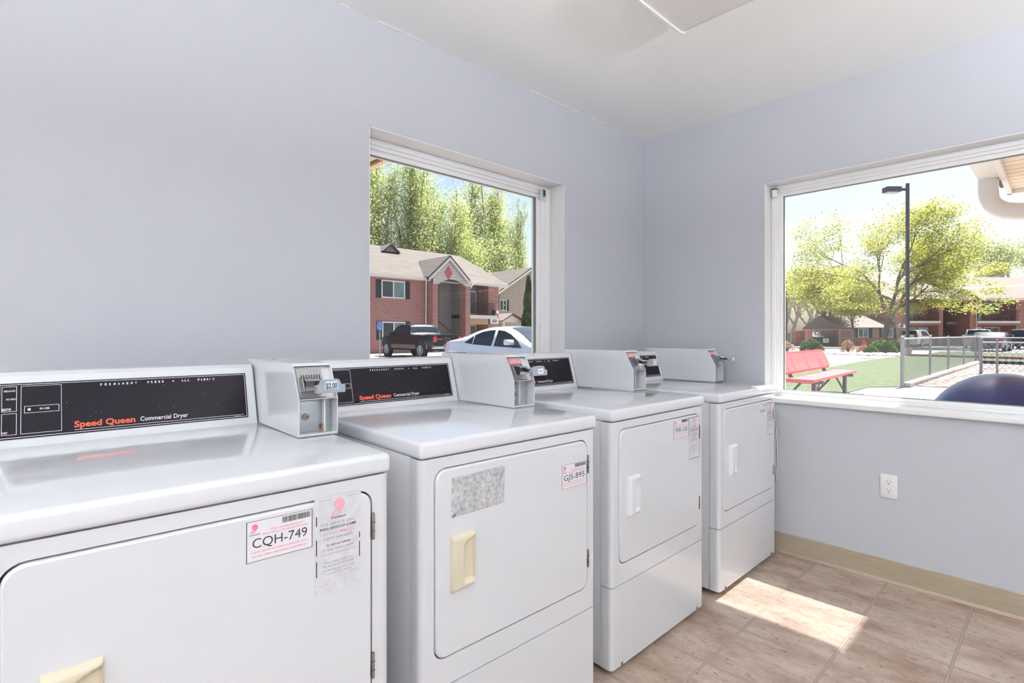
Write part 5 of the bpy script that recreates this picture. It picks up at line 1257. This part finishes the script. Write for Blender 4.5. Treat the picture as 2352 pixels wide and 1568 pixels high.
W8 = [('third tall green cottonwood from the left, behind the brick building', 26.6, 44, 0.98, pa, 2.1, 1.15), ('fourth tall green cottonwood from the left, behind the entry gable', 29.6, 45.5, 0.97, pb_, 1.0, 1.1), ('fifth cottonwood from the left, shorter one left of the sky gap', 32.3, 44, 0.80, pa, 4.0, 1.2),
      ('sixth cottonwood from the left, right of the sky gap', 35.4, 45, 1.0, pb_, 2.6, 1.2), ('seventh cottonwood from the left, behind the roof end', 38.6, 44.3, 0.92, pa, 0.7, 1.15), ('last slim cottonwood at the right end of the row', 41.6, 44, 0.86, pb_, 3.9, 0.62)]
for lb, x, y, sz, src, rz, sw in W8:
    if x > 34: f_ = 55.6 / (y + 1.923); x = (x + 3.016) * f_ - 3.016; y = 53.7; sz *= f_; sw *= f_
    tree_copy(src, (x, y, G), rz, (sw * 1.1, sw * 1.1, sz * 1.12), lb, grp)
# bushy light green tree low behind roof right
dd = tree_mesh(5, 9.5, 0.2, 3, 0.6, 0.6, 14000, 0.15, levels=3, clear=0.15, lsp=0.7, stem_frac=0.55, ratio=0.62, nch=4)
plant_tree('bushy_tree', (34.2, 42.6, G), dd, 'lower yellow green bushy tree behind the right end of the brick building roof', None, 'bark', 'leaf_poplar', 0.10, scale=(1.1, 1.0, 1.18))
# juniper beside beige house
r_ = random.Random(3); jp = []
for _ in range(14000):
    t = r_.random() ** 1.2; R_ = 0.85 * (1 - t) ** 0.55 * (0.75 + 0.25 * r_.random()); a = r_.uniform(0, 2 * PI); rr_ = R_ * r_.uniform(0.75, 1) * (1 + 0.2 * sin(a * 3 + t * 20)); jp.append(Vector((rr_ * cos(a), rr_ * sin(a), 0.2 + 7.4 * t)))
p = at_depth(1214, 768, 57)
plant_tree('juniper_tree', (p.x, p.y, G), ([([Vector((0, 0, -0.1)), Vector((0, 0, 3)), Vector((0, 0, 7))], [0.12, 0.08, 0.02], 0)], jp), 'dark narrow juniper tree in front of the beige house', None, 'bark', 'leaf_dark', 0.13)
# yellow green honey locust in the lawn bed
data = tree_mesh(21, 13.2, 0.26, 3, 0.62, 0.35, 30000, 0.2, levels=4, clear=0.20, jitter=0.5, ratio=0.72, nch=3, lsp=0.42, flat=0.6, forks=3, stem_frac=0.40)
cz = [p for p in data[1]]
xs_ = sorted(c.x for c in cz); zs_ = sorted(c.z for c in cz); q = len(cz)
xa, xb, zt_ = xs_[int(q * .01)], xs_[int(q * .99)], zs_[int(q * .995)]
kx = 16.6 / (xb - xa); cx_ = (-6.5 - kx * xa)
def warp(p): return Vector((p.x * kx + cx_ * max(0, p.z) / zt_ * 1.25, p.y * kx * 0.8, p.z * 13.3 / zt_))
r_ = random.Random(77); extra = []
for (x0_, x1_, z0_, z1_, n_) in ((-6.2, -2.0, 3.6, 8.0, 38), (-4.5, 5.0, 4.2, 10.5, 40), (3.0, 10.4, 3.4, 7.6, 52), (-1, 6, 3.2, 5.5, 14)):
    for _ in range(n_):
        c = Vector((r_.uniform(x0_, x1_), r_.uniform(-3.2, 3.2), r_.uniform(z0_, z1_)))
        for _k in range(95): extra.append(c + Vector((r_.gauss(0, 0.55), r_.gauss(0, 0.45), r_.gauss(0, 0.16))))
data = ([([warp(p) for p in pts], rs, lv) for pts, rs, lv in data[0]], [warp(p) for p in data[1]] + extra)
p = at_depth(2026, 768, 50)
zm_ = max(c.z for c in cz); xm = max(abs(c.x) for c in cz)
mt = plant_tree('honey_locust_tree', (p.x, p.y, G), data, 'large yellow green tree with spreading crown and forked trunk in the right window', None, 'bark', 'leaf_locust', 0.11, flat=0.6, rz=HEAD - PI / 2)
# smaller trees
d3 = tree_mesh(31, 8, 0.16, 3, 0.6, 0.4, 9000, 0.2, levels=3, clear=0.25, lsp=0.5, stem_frac=0.5, ratio=0.68, nch=4, flat=0.4)
zz3 = max(c.z for c in d3[1])
p = at_depth(1960, 768, 55); t3 = plant_tree('young_tree', (p.x, p.y, G), d3, 'smaller yellow green tree left of the large spreading tree', None, 'bark', 'leaf_locust', 0.13, scale=(1, 1, 7.4 / zz3))
p = at_depth(1905, 768, 60); tree_copy(t3, p - Vector((0, 0, p.z - G)), 1.3, (1.25, 1.25, 1.25 * 7.4 / zz3), 'smaller yellow green tree behind the waste container')
d4 = tree_mesh(41, 13, 0.3, 3, 0.5, 0.5, 5200, 0.2, levels=4, clear=0.12, lsp=0.5, stem_frac=0.5, ratio=0.66, nch=3, jitter=0.5)
zz4 = max(c.z for c in d4[1])
gp2 = 'pale background trees beyond building 400'
p = at_depth(1822, 768, 78); p.z = G; t4 = plant_tree('pale_tree', p, d4, 'pale grey green tree at the left edge of the right window', gp2, 'barkpale', 'leaf_pale', 0.115, scale=(1.1, 1.1, 10.0 / zz4))
for u, d, sc, h, lb in ((1868, 82, 1.3, 12.5, 'pale grey green tree behind the wooden fence'), (1780, 80, 1.0, 11, 'pale tree partly hidden by the window frame at left'), (2250, 92, 1.3, 19.5, 'thin budding tree rising behind the right roof, leftmost there'), (2205, 88, 0.8, 16, 'slender budding tree just right of the large tree'), (2310, 90, 1.4, 18, 'thin budding tree behind the right roof, middle one'), (1800, 105, 1.9, 14, 'broad pale tree farther back above the wooden fence'), (1850, 108, 2.0, 12, 'broad pale tree farther back behind the waste container'), (1905, 106, 2.0, 13, 'broad pale tree farther back left of the large tree'), (1965, 108, 2.0, 11, 'broad pale tree farther back behind the low house'), (2370, 92, 1.5, 18.5, 'thin budding tree at the right edge behind the roof')):
    p = at_depth(u, 768, d); p.z = G; tree_copy(t4, p, u * 0.37, (sc, sc, h / zz4), lb, gp2)
# bare pinkish ornamental by the lamp post
d6 = tree_mesh(51, 5, 0.09, 3, 0.7, 0.2, 30, 0.1, levels=4, clear=0.2, lsp=0.2, stem_frac=0.5, ratio=0.7, nch=3, jitter=0.6)
p = at_depth(2074, 768, 46); p.z = G; plant_tree('bare_tree', p, d6, 'small bare branching tree beside the lamp post', None, 'barkpale', 'leaf_dry', 0.04, scale=(1.3, 1.3, 0.8))
# shrubs
def shrub(u, v, w, h, m, label, n=2600, sz=0.06, group='shrubs in the rock bed'):
    p = at_z(u, v); e = empty('shrub', (p.x, p.y, G), 0, label, 'shrub', group); r = random.Random(u * 3 + v)
    cs_ = []
    for _ in range(n):
        a = r.uniform(0, 2 * PI); ph = r.uniform(0, PI / 2); q = 0.82 + 0.22 * r.random(); q *= 1 + 0.12 * sin(3 * a + 2 * ph)
        cs_.append(Vector((w * q * cos(a) * cos(ph), w * q * sin(a) * cos(ph), h * q * sin(ph) + 0.03)))
    mb = MB(); leaf_quads(mb, cs_, sz, m, r); mb.build('foliage', e)
    mb = MB()
    for i in range(9):
        a = 2 * PI * i / 9; mb.tube([(0, 0, 0), (w * 0.35 * cos(a), w * 0.35 * sin(a), h * 0.5), (w * 0.75 * cos(a), w * 0.75 * sin(a), h * 0.72)], [0.03, 0.02, 0.008], 'bark', 5)
    mb.build('stems', e)
shrub(1864, 806, 0.78, 0.78, 'leaf_bush', 'rounded dark green shrub behind the bench back', 5000, 0.06)
shrub(2026, 811, 0.78, 0.75, 'leaf_bush', 'dark green shrub in front of the large tree trunk', 4000, 0.07)
shrub(2060, 810, 0.72, 0.70, 'leaf_bush', 'dark green shrub beside the fence end post', 4000, 0.07)
shrub(2000, 812, 0.4, 0.45, 'leaf_bush', 'small dark green shrub left of the two big shrubs', 1500, 0.06)
shrub(1948, 809, 0.45, 0.75, 'leaf_dry', 'dry brown shrub left of the hydrant', 1000, 0.05)
shrub(1985, 810, 0.45, 0.42, 'leaf_dry', 'dry brown shrub in front of the hydrant', 1000, 0.05)
shrub(1808, 807, 0.5, 0.6, 'leaf_dry', 'dry pale shrub at the left edge of the right window', 1000, 0.05)
# pale rocks around the bed
r = random.Random(9); mb = MB()
for i in range(420):
    t = r.random(); u = 1895 + 185 * t; v = 811 + 5 * t * r.uniform(0.3, 1.3) + r.uniform(-0.5, 2.5); p = at_z(u, v); s_ = r.uniform(0.06, 0.15)
    b = bmesh.new(); bmesh.ops.create_icosphere(b, subdivisions=1, radius=s_)
    for w_ in b.verts: w_.co = Vector((w_.co.x * r.uniform(.8, 1.3), w_.co.y * r.uniform(.8, 1.3), w_.co.z * 0.6)) + Vector((p.x, p.y, G + s_ * 0.25))
    mb.bm(b, 'rockm')
tag(mb.build('landscape_rocks'), 'strip of pale rocks along the edge of the shrub bed', 'rocks', None, 'stuff')
